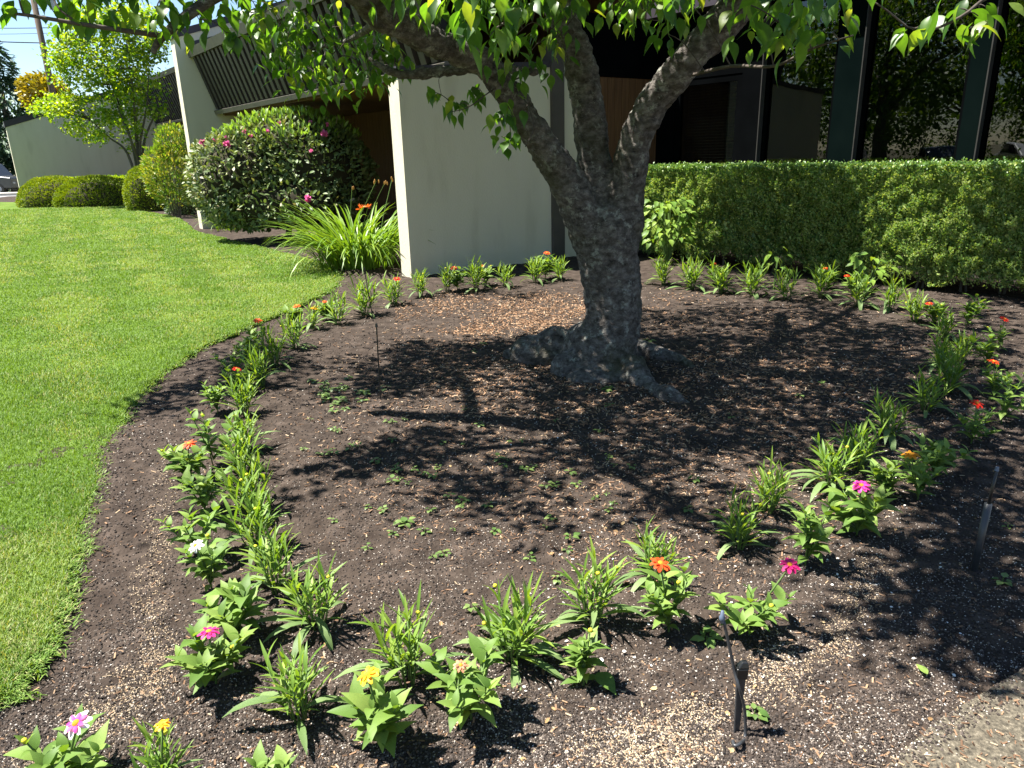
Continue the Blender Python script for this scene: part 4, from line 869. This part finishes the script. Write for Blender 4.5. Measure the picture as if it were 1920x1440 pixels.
def gen_zinnia(h, rn, wide=1.0, lsz=1.0):
    L, stems, buds = [], [], []
    k = rn.randint(5, 7)
    for i in range(k):
        a = 2 * pi * i / k + rn.uniform(-.5, .5); tilt = (rn.uniform(.3, .75) * wide if i else .05); ln = h * (rn.uniform(.5, .85) if i else .85); st = np.array([0, 0, h * (.12 + .1 * i / k) if i else -.03])
        ax = np.array([math.cos(a) * math.sin(tilt), math.sin(a) * math.sin(tilt), math.cos(tilt)])
        stems.append((st if i else st, st + ax * ln))
        m = 5 if i else 6
        for j in range(m):
            u = .3 + .7 * j / (m - 1); bb = a + (j % 2) * pi / 2 + rn.uniform(-.25, .25)
            for q in (0, pi):
                b = bb + q; el = .25 + .7 * u * u + rn.uniform(-.25, .25); d = np.array([math.cos(b) * math.cos(el), math.sin(b) * math.cos(el), math.sin(el)]) + ax * .25
                L.append((('Z', rn.randint(0, 3)), lm(st + ax * ln * u, d, (-math.cos(b) * .4, -math.sin(b) * .4, 1), lsz * rn.uniform(.055, .092) * (1.15 - .45 * u * (j == m - 1)))))
        if i and rn.random() < .15: buds.append(st + ax * (ln + .015))
    return L, stems, buds
budm = MB().ell((0, 0, 0), (.008, .008, .007), 8, 6); BUD = mesh('bud', np.concatenate(budm.V), budm.F, m_bud, None, True)
dm_ = MB().ell((0, 0, 0), (.30, .30, .20), 12, 6); DISC = mesh('flower_disc', np.concatenate(dm_.V), dm_.F, m_disc, None, True)
def flower(e, p, colr, R_, tilt, near, rn, two=None):
    """double daisy head facing up and a little to tilt"""
    z = norm(np.array([tilt[0], tilt[1], 1.0])); Rm = frames(np.array([[0, 1, 0.0]]), np.array([z]))[0]
    hd = obj('flower', DISC, e, Matrix.Translation(Vector(p)) @ Matrix(Rm.tolist()).to_4x4() @ Matrix.Scale(R_, 4))
    items = []
    for ring, (n, rr, el, ln) in enumerate(((9, .12, .12, .90), (7, .10, .45, .66))):
        for i in range(n):
            a = 2 * pi * (i + .5 * ring) / n + rn.uniform(-.1, .1); d = np.array([math.cos(a) * math.cos(el), math.sin(a) * math.cos(el), math.sin(el)])
            items.append((lm((math.cos(a) * rr, math.sin(a) * rr, -.03 + .06 * ring), d, (-math.cos(a) * .3, -math.sin(a) * .3, 1), ln * rn.uniform(.9, 1.1)), (two if (two and ring == 0) else colr)))
    if near:
        for q, (mx_, c_) in enumerate(items): obj('petal', PETM[(c_, q % 2)], hd, mx_)
    else:
        VV = []; FF = []; o_ = 0
        for mx_, c_ in items:
            A3 = np.array(mx_); VV.append(PET[0][0] @ A3[:3, :3].T + A3[:3, 3]); FF.append(PET[0][1] + o_); o_ += len(PET[0][0])
        obj('petals', mesh('petals', np.concatenate(VV), [np.concatenate(FF)], PETAL[colr], None, True), hd)
def plant(kind, x, y, ytop, label, group=None, fl=None, near=None, **kw):
    """base pixel, top pixel -> ground place and height"""
    g = G(x, y, -0.005); g[2] = float(soilz(g[0], g[1])) - .004; top = at(x, ytop, g[1])[2]; h = max(.1, top - g[2])
    rn = random.Random(int(x * 7 + y)); near = (y > 625) if near is None else near
    e = empty({'N': 'narrow_leaved_plant', 'Z': 'zinnia'}[kind], tuple(g), label, 'plant' if kind == 'N' else 'flower', group, rn.uniform(0, 6.28))
    rz = e.rotation_euler[2]; e.rotation_euler[0] = rn.uniform(-.10, .10); e.rotation_euler[1] = rn.uniform(-.10, .10)
    L, stems, buds = gen_narrow(h / .98 * (1.0 if near else 1.28), rn) if kind == 'N' else gen_zinnia(h * (1.0 if near else 1.12), rn, kw.get('wide', 1), kw.get('lsz', 1) * rn.uniform(.82, 1.1) * (1.0 if near else 1.4))
    sb = MB()
    for a, b in stems: sb.tube([a, (np.array(a) + b) / 2 + rng.normal(0, .004, 3), b], [.0038, .0032, .0024], 5)
    if fl:
        colr, fx, fy = fl[0], fl[1], fl[2]; fw = at(fx, fy, g[1] - .02) - g; c_, s_ = math.cos(-rz), math.sin(-rz); fp = np.array([c_ * fw[0] - s_ * fw[1], s_ * fw[0] + c_ * fw[1], fw[2]])
        sb.tube([(0, 0, .02), (fp * [.5, .5, .6]), fp - [0, 0, .008]], [.004, .0035, .003], 5)
        tl = (-.35, -.5) if len(fl) < 5 else fl[4]; tl = (c_ * tl[0] - s_ * tl[1], s_ * tl[0] + c_ * tl[1])
        flower(e, fp, colr, fl[3] if len(fl) > 3 else .036, tl, y > 780, rn, kw.get('two'))
    obj('stems', mesh('stems', np.concatenate(sb.V), sb.F, m_stemg, None, True), e)
    for b in buds: obj('bud', BUD, e, Matrix.Translation(Vector(b)) @ Matrix.Scale(1.0 if near else 1.2, 4))
    if near:
        for key, mx_ in L: obj('leaf', TMM[key], e, mx_)
    else:
        by = {}
        for key, mx_ in L: by.setdefault(key[0], []).append((key, mx_))
        for kk, its in by.items():
            VV = []; FF = []; TT = []; o_ = 0
            for key, mx_ in its:
                A3 = np.array(mx_); tv, tf = TM[key][0]; VV.append(tv @ A3[:3, :3].T + A3[:3, 3]); FF.append(tf + o_); o_ += len(tv); TT.append(np.full(len(tv), rn.random()))
            fo = obj('foliage' if kk != 'B' else 'basal_leaves', mesh('foliage', np.concatenate(VV), [np.concatenate(FF)], TM[its[0][0]][1], np.concatenate(TT), True), e); fo['kind'] = 'stuff'
    return e
LE = 'row of bedding plants along the lawn edge'; FR = 'bedding plants across the front of the bed'; RT = 'bedding plants on the path side of the bed'; BK = 'bedding plants along the back of the bed'
NL_ = 'narrow leaved green plant in the inner row beside the lawn edge'; NR = 'narrow leaved green plant in the inner row on the path side'; NH = 'narrow leaved green plant in the row before the clipped hedge'; NW = 'narrow leaved green plant in the row at the foot of the cream wing wall'; NF = 'narrow leaved green plant in the row across the open front of the bed'
ZL = 'leafy zinnia without an open flower in the outer row by the lawn'; ZR = 'leafy zinnia without an open flower in the outer row on the path side'
# front
plant('Z', 130, 1478, 1375, 'zinnia with pink and white flower at the bare corner between lawn and path', None, ('rose', 135, 1342, .036, (-.1, -.45)), two='white', lsz=1.1)
plant('N', 310, 1480, 1375, 'narrow leaved plant with one upright yellow flower at the bed corner', None, ('yellow', 310, 1362, .020, (0, -.1)))
plant('Z', 405, 1288, 1195, 'zinnia with one magenta flower and reaching leaves near the lawn corner', None, ('magenta', 383, 1190, .034, (-.3, -.4)), wide=1.25)
plant('Z', 452, 1195, 1090, 'leafy zinnia without flower between the magenta and the white flowered zinnias', lsz=1.05)
plant('N', 562, 1352, 1212, 'narrow leaved plant between the magenta and golden yellow flowered zinnias', FR); plant('N', 592, 1182, 1045, 'narrow leaved plant where the inner row turns from the lawn side to the front', FR); plant('N', 765, 1285, 1135, 'narrow leaved plant just behind the golden yellow zinnia', FR); plant('N', 962, 1228, 1092, 'narrow leaved plant behind the zinnia with the faded peach flower', FR); plant('N', 1110, 1172, 1042, 'narrow leaved plant behind the small young zinnia', FR); plant('N', 1225, 1085, 985, 'narrow leaved plant close behind the bright orange zinnia', FR)
plant('Z', 722, 1402, 1265, 'tall zinnia with one golden yellow flower half hidden by a leaf', None, ('yellow', 692, 1260, .032, (-.2, -.7)), wide=.8)
plant('Z', 885, 1352, 1225, 'zinnia with one faded peach coloured flower', None, ('faded', 876, 1247, .022, (0, -.5)), wide=1.1)
plant('Z', 1095, 1282, 1188, 'small young zinnia with one big round leaf lying on the soil', wide=.4, lsz=.9)
plant('Z', 1255, 1188, 1075, 'bushy zinnia with one bright orange flower behind the bent watering tube', None, ('vermilion', 1254, 1056, .036, (-.1, -.55)), wide=.9)
plant('Z', 1405, 1188, 1090, 'sprawling zinnia with a nodding rose pink flower', None, ('magenta', 1484, 1062, .034, (.9, -.4)), wide=1.5, lsz=1.05)
plant('Z', 1510, 1062, 945, 'upright pale green leafy plant before the magenta pink zinnia', wide=.6, lsz=.95)
plant('Z', 515, 1500, 1428, 'young zinnia whose leaf tips show beside the yellow flowered narrow plant', lsz=.8)
# lawn side
plant('N', 518, 1112, 985, 'narrow leaved plant beside the white flowered zinnia', LE); plant('N', 480, 1030, 905, NL_, LE); plant('N', 476, 965, 850, NL_, LE); plant('N', 455, 900, 805, NL_, LE); plant('N', 462, 850, 765, NL_, LE)
plant('Z', 398, 1105, 1010, 'zinnia with one white daisy flower in the outer row by the lawn', None, ('white', 372, 1020, .032, (-.4, -.5)))
plant('Z', 372, 1045, 935, 'leafy zinnia just behind the white flowered zinnia by the lawn', LE); plant('Z', 385, 965, 880, ZL, LE); plant('Z', 352, 912, 838, 'zinnia with one flat orange red flower in sunlight by the lawn', None, ('vermilion', 350, 831, .036, (-.1, -.3)), wide=1.2); plant('Z', 402, 880, 770, 'leafy zinnia standing behind the flat orange red flower by the lawn', LE)
plant('N', 458, 782, 695, 'narrow leaved plant at the border of tree shade beside the sunlit rows', LE); plant('N', 492, 730, 645, NL_, LE); plant('N', 515, 690, 610, NL_, LE); plant('N', 553, 655, 580, NL_, LE)
plant('Z', 408, 780, 715, ZL, LE); plant('Z', 445, 745, 690, 'zinnia with one red flower in tree shade by the lawn', None, ('red', 438, 692, .036, (0, -.3))); plant('Z', 468, 695, 640, ZL, LE); plant('Z', 440, 715, 655, ZL, LE)
plant('Z', 482, 655, 608, 'zinnia with one orange flower standing tall against the lawn edge', None, ('vermilion', 482, 600, .042, (0, -.3))); plant('Z', 470, 668, 632, ZL, LE)
plant('Z', 552, 615, 582, 'zinnia with orange flower next to the low yellow flower', None, ('orange', 553, 573, .040, (0, -.3)))
plant('N', 586, 618, 578, 'narrow leaved plant topped by a yellow flower', None, ('yellow', 583, 578, .036, (0, -.3))); plant('N', 632, 607, 560, NL_, LE); plant('Z', 612, 598, 570, 'zinnia with small coral flower by the lawn tip', None, ('vermilion', 608, 564, .028, (0, -.3)))
plant('N', 682, 590, 530, 'narrow leaved plant beside the thin watering stakes', None)
# foot of the wing wall
plant('N', 738, 570, 525, 'narrow leaved plant with red flower beside the sunlit wall end', None, ('red', 746, 522, .045, (0, -.3))); plant('N', 790, 556, 515, NW, BK)
for x, y, t in ((838, 548, 505), (893, 545, 495), (946, 540, 500), (1003, 532, 488), (1050, 528, 488)): plant('N', x, y, t, NW, BK)
plant('Z', 858, 545, 508, 'zinnia with dark red flower at the foot of the wing wall', None, ('red', 854, 501, .045, (0, -.3))); plant('Z', 912, 538, 500, 'zinnia with small dull red bloom at the foot of the wing wall', None, ('red', 905, 497, .030, (0, -.3)))
plant('Z', 1022, 525, 480, 'zinnia with orange red flower near the brown post', None, ('vermilion', 1022, 474, .045, (0, -.3)))
# before the hedge
plant('N', 1245, 536, 490, 'narrow leaved plant below the bright sapling next to the trunk', BK)
for x, y, t in ((1297, 542, 488), (1350, 550, 498), (1410, 556, 498), (1475, 565, 512), (1538, 560, 505), (1608, 575, 522), (1667, 582, 530)): plant('N', x, y, t, NH, BK)
plant('Z', 1342, 535, 500, 'zinnia with tiny red flower below the hedge near the broad leaved sapling', None, ('red', 1340, 495, .030, (0, -.3))); plant('Z', 1552, 545, 510, 'zinnia with dull orange flower in shade below the hedge', None, ('vermilion', 1546, 504, .036, (0, -.3))); plant('Z', 1598, 555, 520, 'zinnia with dark red flower in shade below the hedge', None, ('red', 1590, 515, .036, (0, -.3)))
# path side
plant('N', 1715, 605, 555, 'narrow leaved plant catching a bright patch of sun near the hedge'); plant('N', 1768, 640, 575, NR, RT); plant('N', 1765, 695, 625, NR, RT); plant('N', 1800, 680, 615, NR, RT); plant('N', 1735, 768, 690, 'narrow leaved plant on the trunk side of the deep red zinnia', RT); plant('N', 1780, 735, 650, NR, RT); plant('N', 1668, 820, 735, NR, RT); plant('N', 1608, 880, 785, 'narrow leaved plant on the trunk side of the amber orange zinnia', RT); plant('N', 1558, 915, 815, 'narrow leaved plant on the trunk side of the magenta pink zinnia', RT); plant('N', 1437, 962, 865, 'narrow leaved plant between the sprawling pink zinnia and the trunk, set farther in', RT); plant('N', 1385, 1028, 925, 'narrow leaved plant directly behind the sprawling zinnia with the nodding pink flower', RT)
plant('Z', 1750, 610, 575, 'zinnia with small red flower nearest the hedge on the path side', None, ('red', 1744, 570, .036, (0, -.3))); plant('Z', 1810, 620, 565, ZR, RT); plant('Z', 1870, 660, 605, 'zinnia with red flower leaning to the right beyond the inner row', None, ('red', 1880, 598, .038, (.3, -.3))); plant('Z', 1850, 690, 630, ZR, RT)
plant('Z', 1862, 748, 690, 'zinnia with two toned orange flower in shade on the path side', None, ('vermilion', 1862, 680, .036, (0, -.3))); plant('Z', 1880, 790, 700, ZR, RT); plant('Z', 1822, 828, 760, 'wide zinnia with one deep red flower in tree shade', None, ('red', 1826, 756, .042, (.1, -.3)), wide=1.3); plant('Z', 1720, 935, 845, 'zinnia with one amber orange flower on the path side', None, ('amber', 1710, 850, .038, (-.1, -.5))); plant('Z', 1750, 890, 815, ZR, RT); plant('Z', 1660, 935, 870, 'leafy zinnia between the magenta pink and amber orange zinnias', RT)
plant('Z', 1605, 1000, 915, 'zinnia with one magenta pink flower and large drooping leaves', None, ('rose', 1608, 908, .038, (0, -.5)), wide=1.35, lsz=1.25)

# broad-leaved saplings against the hedge
def sapling(x, y, ytop, k, label, lsz=.12, sp=.3, s_off=0):
    g = G(x, y); top = at(x, ytop, g[1])[2]; e = empty('broad_leaved_sapling', tuple(g), label, 'plant'); rn = random.Random(x)
    ZL4 = [mesh('sapling_leaf', *leaf(1.0, .5, P_OVATE, c_, .25, .1), m_nleaf, None, True) for c_ in (.6, 1.0)]
    for i in range(k):
        z = top * rn.uniform(.35, 1.0); a = rn.uniform(0, 2 * pi); q = sp * math.sqrt(rn.random()); p = (q * math.cos(a), q * math.sin(a), z)
        if i % 4 == 0: obj('stem', mesh('stem', *tube([(0, 0, -.02), (p[0] * .4, p[1] * .4, z * .6), p], [.006, .005, .003], 5), m_stemg), e)
        d = (math.cos(a) + rn.uniform(-.5, .5), math.sin(a) - .4 + rn.uniform(-.5, .5), rn.uniform(-.7, .1)); obj('leaf', ZL4[i % 2], e, lm(p, d, (0, -.5, 1), lsz * rn.uniform(.7, 1.2)))
sapling(1252, 492, 372, 150, 'bright broad leaved sapling growing against the hedge beside the trunk', .15, .36)
sapling(1450, 545, 462, 12, 'shaded sapling with few broad leaves before the hedge', .14, .16); sapling(1628, 548, 475, 26, 'dull green broad leaved sapling before the hedge with sunlit top leaves', .13, .24)

# weeds
def weed(x, y, k, sz, label, group, name='clover_seedling'):
    g = G(x, y); g[2] = float(soilz(g[0], g[1])); e = empty(name, tuple(g), label, 'weed', group, random.uniform(0, 6))
    for i in range(k):
        a = 2 * pi * i / k + random.uniform(-.4, .4); r_ = random.uniform(.3, 1) * sz * .5
        obj('leaf', WL[i % 2], e, lm((math.cos(a) * r_, math.sin(a) * r_, random.uniform(.006, .025)), (math.cos(a), math.sin(a), random.uniform(-.1, .4)), (0, 0, 1), sz * random.uniform(.6, 1.0)))
        if i == 0: obj('stem', mesh('stem', *tube([(0, 0, -.02), (0, 0, .02)], [.003, .002], 4), m_stemg), e)
WL = [mesh('weed_leaf', *leaf(1.0, .75, P_OVATE, c_, .15), m_weed, None, True) for c_ in (.4, .9)]
WD = 'tiny pale green weed seedling in the open soil'; WG = 'weed seedlings scattered over the bed'
rw = random.Random(5)
for x, y in ((625, 855), (660, 845), (605, 858), (672, 840), (705, 872), (742, 888), (765, 910), (795, 888), (735, 905), (820, 880), (690, 955), (718, 962), (935, 865), (945, 880), (985, 885), (1070, 890), (1080, 910), (1025, 915), (1140, 960), (1070, 1012), (995, 1050), (835, 1040), (1045, 1085), (625, 812), (728, 795), (760, 792), (900, 800), (870, 940), (915, 950), (1150, 945), (1290, 955), (650, 770), (480, 860 + 70), (1540, 720), (1370, 780), (1500, 745), (1890, 985), (1880, 1090), (890, 655), (905, 640)):
    weed(x, y, rw.randint(4, 7), rw.uniform(.022, .04), WD, WG)
for i in range(44): weed(rw.gauss(930, 190), rw.gauss(905, 85), rw.randint(3, 6), rw.uniform(.014, .032), WD, WG)
for i in range(26): 
    x = 640 + rw.gauss(0, 38); y = 738 + rw.gauss(0, 16)
    weed(x, y, 6, .04, 'dark green clover patch plant in tree shade near the thin stake', 'clover patch in the shade')
weed(760, 985, 9, .05, 'small bright leafy weed alone in the middle of the open soil', None); weed(1325, 1200, 14, .045, 'ferny green weed at the foot of the orange flowered zinnia', None); weed(1415, 1335, 12, .035, 'small ferny weed beside the bent watering tube', None)
weed(1195, 715, 14, .05, 'green weed tuft at the trunk base among roots', None); weed(1140, 730, 14, .045, 'low green weeds in front of the trunk', None); weed(1215, 640, 4, .08, 'yellowish sucker leaves sprouting beside the trunk', None, 'root_sucker'); weed(985, 655, 3, .06, 'small sucker leaf on the root burl', None, 'root_sucker')
# big fallen zinnia leaf
p = G(1135, 1292); o_ = obj('fallen_leaf', mesh('fallen_leaf', *leaf(.095, .06, P_OVATE, .6, .2), m_zleaf, None, True), None, lm((p[0] - .02, p[1] + .05, .02), (.5, -.8, .1), (0, 0, 1), 1.0)); tag(o_, 'large round green leaf lying on the soil by the young zinnia', 'leaf')
p = G(1738, 1270); o_ = obj('fallen_leaf', mesh('fallen_leaf', *leaf(.05, .026, P_OVATE, .4, .2), m_zleaf, None, True), None, lm((p[0], p[1], .012), (-.2, 1, .2), (0, -.2, 1), 1.0)); tag(o_, 'small pale green leaf fallen at the edge of the concrete path', 'leaf')

# watering stakes
g = G(1392, 1372); st = empty('watering_stake', (g[0], g[1], 0), 'black watering stake with bent grey tube and blue grey nozzle among pale granules', 'stake')
zt = at(1389, 1240, g[1] + .02)[2]
def taper(name, c, w0, d0, w1, d1, z0, z1, mat, par, sk=0.0):
    x, y = c; V = [(x - w0, y - d0, z0), (x + w0, y - d0, z0), (x + w0, y + d0, z0), (x - w0, y + d0, z0), (x - w1 + sk, y - d1, z1), (x + w1 + sk, y - d1, z1), (x + w1 + sk, y + d1, z1), (x - w1 + sk, y + d1, z1)]
    o = mk(name, V, [(3, 2, 1, 0), (4, 5, 6, 7), (0, 1, 5, 4), (1, 2, 6, 5), (2, 3, 7, 6), (3, 0, 4, 7)], mat, par); bv = o.modifiers.new('b', 'BEVEL'); bv.width = .003; bv.segments = 2; return o
taper('stake_post', (g[0] - .010, g[1] + .02), .007, .004, .0135, .006, -.05, zt - .05, m_plastic2, st)
taper('stake_clip', (g[0] - .010, g[1] + .02), .0155, .012, .0165, .013, zt - .055, zt - .018, m_plastic, st); taper('stake_cap', (g[0] - .008, g[1] + .02), .0160, .0125, .008, .007, zt - .0175, zt, m_plastic, st, .004)
q = [G(1374, 1390, .01), G(1378, 1398, .012), at(1388, 1400, G(1388, 1400)[1] + .0) + [0, 0, .012], at(1397, 1380, G(1392, 1372)[1] - .01), at(1396, 1330, g[1] - .0), at(1386, 1290, g[1] + .0), at(1377, 1258, g[1] + .02), at(1368, 1215, g[1] + .03), at(1357, 1165, g[1] + .04)]
mk('tube', *tube(smooth_path(q, 6), .0048, 8), m_plastic2, st, smooth=True)
tq = at(1354, 1157, g[1] + .04); mk('nozzle', *tube([tq + [.001, 0, -.018], tq, tq + [0, 0, .004], tq + [0, 0, .020]], [.006, .009, .006, .0045], 8), m_bluecap, st, smooth=True)
g = G(1826, 1066); st = empty('watering_stake', (g[0], g[1], 0), 'upright black watering stake standing in shade on the path side', 'stake')
z1 = at(1833, 945, g[1])[2]; z2 = at(1838, 882, g[1])[2]
mk('stake_post', *tube([(g[0], g[1], -.05), (g[0] + .008, g[1], z1)], [.013, .014], 10), m_plastic2, st, smooth=True); mk('tube', *tube([(g[0] + .008, g[1], z1 - .02), (g[0] + .015, g[1], z2)], [.006, .005], 8), m_plastic, st, smooth=True); mk('nozzle', *tube([(g[0] + .015, g[1], z2 - .003), (g[0] + .015, g[1], z2 + .012)], [.008, .006], 8), m_bluecap, st)
for x, y, yt, xt, lab in ((713, 748, 612, 706, 'thin black watering stake in the shade left of the trunk'), (700, 600, 505, 683, 'thin black watering stake rising behind a narrow leaved plant')):
    g = G(x, y); st = empty('thin_stake', (g[0], g[1], 0), lab, 'stake'); tp = at(xt, yt, g[1])
    mk('rod', *tube([(g[0], g[1], -.04), (g + tp) / 2, tp], [.0055, .005, .005], 6), m_plastic, st); mk('nozzle', *tube([tp - [0, 0, .004], tp + [0, 0, .02]], [.011, .008], 6), m_plastic, st)

# ================================================================== SOIL LITTER
OCT_V = np.array([(1, 0, 0), (-1, 0, 0), (0, 1, 0), (0, -1, 0), (0, 0, 1), (0, 0, -1)], float); OCT_F = np.array([(0, 2, 4), (2, 1, 4), (1, 3, 4), (3, 0, 4), (2, 0, 5), (1, 2, 5), (3, 1, 5), (0, 3, 5)])
def bedpts(n, dens):
    """ground points in the bed, denser near the camera"""
    x = rng.uniform(-20, 1940, n); y = 1440 - (1440 - 500) * rng.random(n) ** 1.6 + 30; P = np.array([G(a, b) for a, b in zip(x, y)]); 
    k = ~inpoly(P[:, 0], P[:, 1], LAWN) & (rng.random(n) < dens(x, y)); return x[k], y[k], P[k]
def litter(name, n, dens, smin, smax, asp, mat, label, tmpl=(OCT_V, OCT_F), lift=.3, flat=.5, lod=True):
    x, y, P = bedpts(n, dens); m = len(P); P[:, 2] = np.maximum(soilz(P[:, 0], P[:, 1]), np.where(inpoly(P[:, 0], P[:, 1], pth), .004, -1)); d = np.linalg.norm(P - np.array([0, 0, EYE]), axis=1)
    sc = rng.uniform(smin, smax, m) ** 1.0 * (np.clip(d / 3.2, 1, 1.7) if lod else 1); P[:, 2] += sc * lift
    up = norm(rvec(m) * flat + np.array([0, 0, 1.0])); R_ = frames(rvec(m) * [1, 1, .3], up)
    v, f, t = scatter(tmpl[0], tmpl[1], P, R_, np.stack([sc * asp[0], sc, sc * asp[1]], 1)); tag(mk(name, v, f, mat, None, t), label, name.replace('_', ' ').split()[-1], kind='stuff')
def tmat(name, stops, rough=.9):
    m, nt, b = newmat(name); r = ramp(nt, stops, tintfac(nt)); nt.links.new(r.outputs[0], b.inputs['Base Color']); b.inputs['Roughness'].default_value = rough; b.inputs['Specular IOR Level'].default_value = .2; return m
m_crumb = tmat('soil_crumb', [(0, (.020, .016, .0135)), (.5, (.044, .035, .030)), (.85, (.075, .060, .051)), (1, (.13, .105, .088))])
m_gran = tmat('tan_granule', [(0, (.26, .19, .12)), (.6, (.38, .29, .19)), (1, (.48, .40, .30))])
m_peb = tmat('pale_chip', [(0, (.13, .105, .085)), (.5, (.27, .23, .19)), (1, (.50, .46, .41))])
m_chip = tmat('bark_chip', [(0, (.07, .042, .026)), (.5, (.17, .10, .060)), (.85, (.27, .18, .11)), (1, (.36, .28, .19))])
blobs = [(1250, 1380, 100, 55, 1), (1180, 1420, 70, 40, 1), (1300, 1340, 60, 40, 1), (1460, 1245, 60, 40, 1), (1420, 1290, 40, 40, .8), (1570, 1190, 35, 40, 1), (1610, 1120, 45, 40, 1), (1560, 1220, 40, 25, .7), (1640, 1060, 35, 35, .7), (1120, 1400, 60, 30, .6), (300, 1000, 30, 60, .8), (280, 1110, 35, 60, .8), (300, 1220, 35, 60, .9), (250, 1290, 60, 40, .9), (200, 1340, 60, 35, .7), (315, 920, 25, 50, .6), (60, 1430, 60, 30, .6), (1500, 1290, 40, 30, .5)]
def d_gran(x, y):
    v = np.full(len(x), .004)
    for cx, cy, rx, ry, k in blobs: v = np.maximum(v, k * np.clip(1.5 - ((x - cx) / rx) ** 2 - ((y - cy) / ry) ** 2, 0, 1))
    return v * np.clip(.35 + 2.6 * (vnoise(x / 16, y / 13) - .25), 0, 1)
litter('fertiliser_granules', 190000, d_gran, .0028, .0046, (.55, .5), m_gran, 'tan fertiliser pellets strewn in patches on the soil', lift=.35)
litter('soil_crumbs', 120000, lambda x, y: np.clip(.35 + .9 * vnoise(x / 60, y / 40), 0, 1) * np.where(y - 1440 > -(x - 1600) * .62, np.clip(.8 - (y - 1440 + (x - 1600) * .62) / 110, .03, 1), 1), .0018, .0068, (.8, .7), m_crumb, 'dark crumbs of loose soil', lift=.25)
litter('pale_pebbles', 85000, lambda x, y: np.where(x > 900, .75, .5) * np.clip(y / 900, .4, 1) * np.clip(-.15 + 1.7 * vnoise(x / 70, y / 40) * (.5 + vnoise(x / 260, y / 150)), .03, 1) * np.where(y - 1440 > -(x - 1600) * .62, np.clip(.8 - (y - 1440 + (x - 1600) * .62) / 90, .02, 1), 1), .0012, .0044, (.75, .6), m_peb, 'small pale pebbles and wood bits in the soil', lift=.35)
CHIP_V = np.array([(-.3, -1, -.12), (.3, -1, -.12), (.35, 1, -.12), (-.25, .9, -.12), (-.3, -1, .12), (.3, -1, .12), (.35, 1, .12), (-.25, .9, .12)], float); CHIP_F = np.array([(3, 2, 1, 0), (4, 5, 6, 7), (0, 1, 5, 4), (1, 2, 6, 5), (2, 3, 7, 6), (3, 0, 4, 7)])
def d_chip(x, y):
    v = .05 + .85 * np.clip(1.15 - ((x - 1180) / 640) ** 2 - ((y - 760) / 330) ** 2, 0, 1); return v * np.clip(.2 + 1.5 * vnoise(x / 45, y / 22), 0, 1)
litter('bark_chips', 85000, d_chip, .004, .012, (.8, .8), m_chip, 'brown bark mulch chips lying around the trunk', (CHIP_V, CHIP_F), lift=.25, flat=.35)
# rusty mulch behind and around the trunk
def spread(name, n, x0, x1, y0, y1, smin, smax, asp, mat, label, tmpl, lift=.25, flat=.35, cat='chips', thr=.45, soft=False):
    x = rng.uniform(x0, x1, n); y = rng.uniform(y0, y1, n); e_ = 1.25 - ((x - (x0 + x1) / 2) / ((x1 - x0) / 2)) ** 2 - ((y - (y0 + y1) / 2) / ((y1 - y0) / 2)) ** 2
    k = rng.random(n) < np.clip((vnoise(x / 60, y / 20) - thr + .25) * 3, 0, 1) * np.clip(e_ * 1.6 if soft else 1 + 0 * x, 0, 1); P = np.array([G(a, b) for a, b in zip(x[k], y[k])]); P = P[~inpoly(P[:, 0], P[:, 1], LAWN)]; m = len(P); P[:, 2] = soilz(P[:, 0], P[:, 1])
    sc = rng.uniform(smin, smax, m); P[:, 2] += sc * lift; R_ = frames(rvec(m) * [1, 1, .3], norm(rvec(m) * flat + np.array([0, 0, 1.0])))
    v, f, t = scatter(tmpl[0], tmpl[1], P, R_, np.stack([sc * asp[0], sc, sc * asp[1]], 1)); tag(mk(name, v, f, mat, None, t), label, cat, kind='stuff')
m_rust = tmat('rusty_chip', [(0, (.10, .055, .030)), (.5, (.22, .125, .070)), (.85, (.32, .20, .12)), (1, (.42, .32, .22))])
spread('rusty_mulch', 13000, 740, 1720, 548, 800, .007, .017, (.9, .7), m_rust, 'rusty bark mulch thick behind the trunk', (CHIP_V, CHIP_F), thr=.58, soft=True)
spread('rusty_mulch', 8000, 740, 1150, 545, 625, .008, .018, (.9, .7), m_rust, 'dense band of sunlit rusty mulch between trunk and wing wall', (CHIP_V, CHIP_F), thr=.42, soft=True)
m_dry = tmat('dry_leaf', [(0, (.12, .07, .03)), (.5, (.24, .15, .07)), (1, (.40, .30, .16))])
spread('dry_leaves', 320, 500, 1880, 560, 1440, .012, .026, (.6, .8), m_dry, 'scattered small dry brown leaves on the soil', (HEX_V, HEX_F), .1, .5, 'leaves', .3)
spread('straw_bits', 1100, 60, 1750, 600, 1440, .006, .020, (.14, .14), m_chip, 'thin pale straw bits scattered on the soil', (CHIP_V, CHIP_F), .2, .4, 'straw', .35)
m_whitep = tmat('fallen_petal', [(0, (.45, .42, .38)), (1, (.7, .68, .64))])
spread('fallen_petals', 420, 900, 1800, 640, 1300, .008, .014, (.8, .5), m_whitep, 'small whitish fallen petals on the soil', (HEX_V, HEX_F), .2, .4, 'petals', .3)
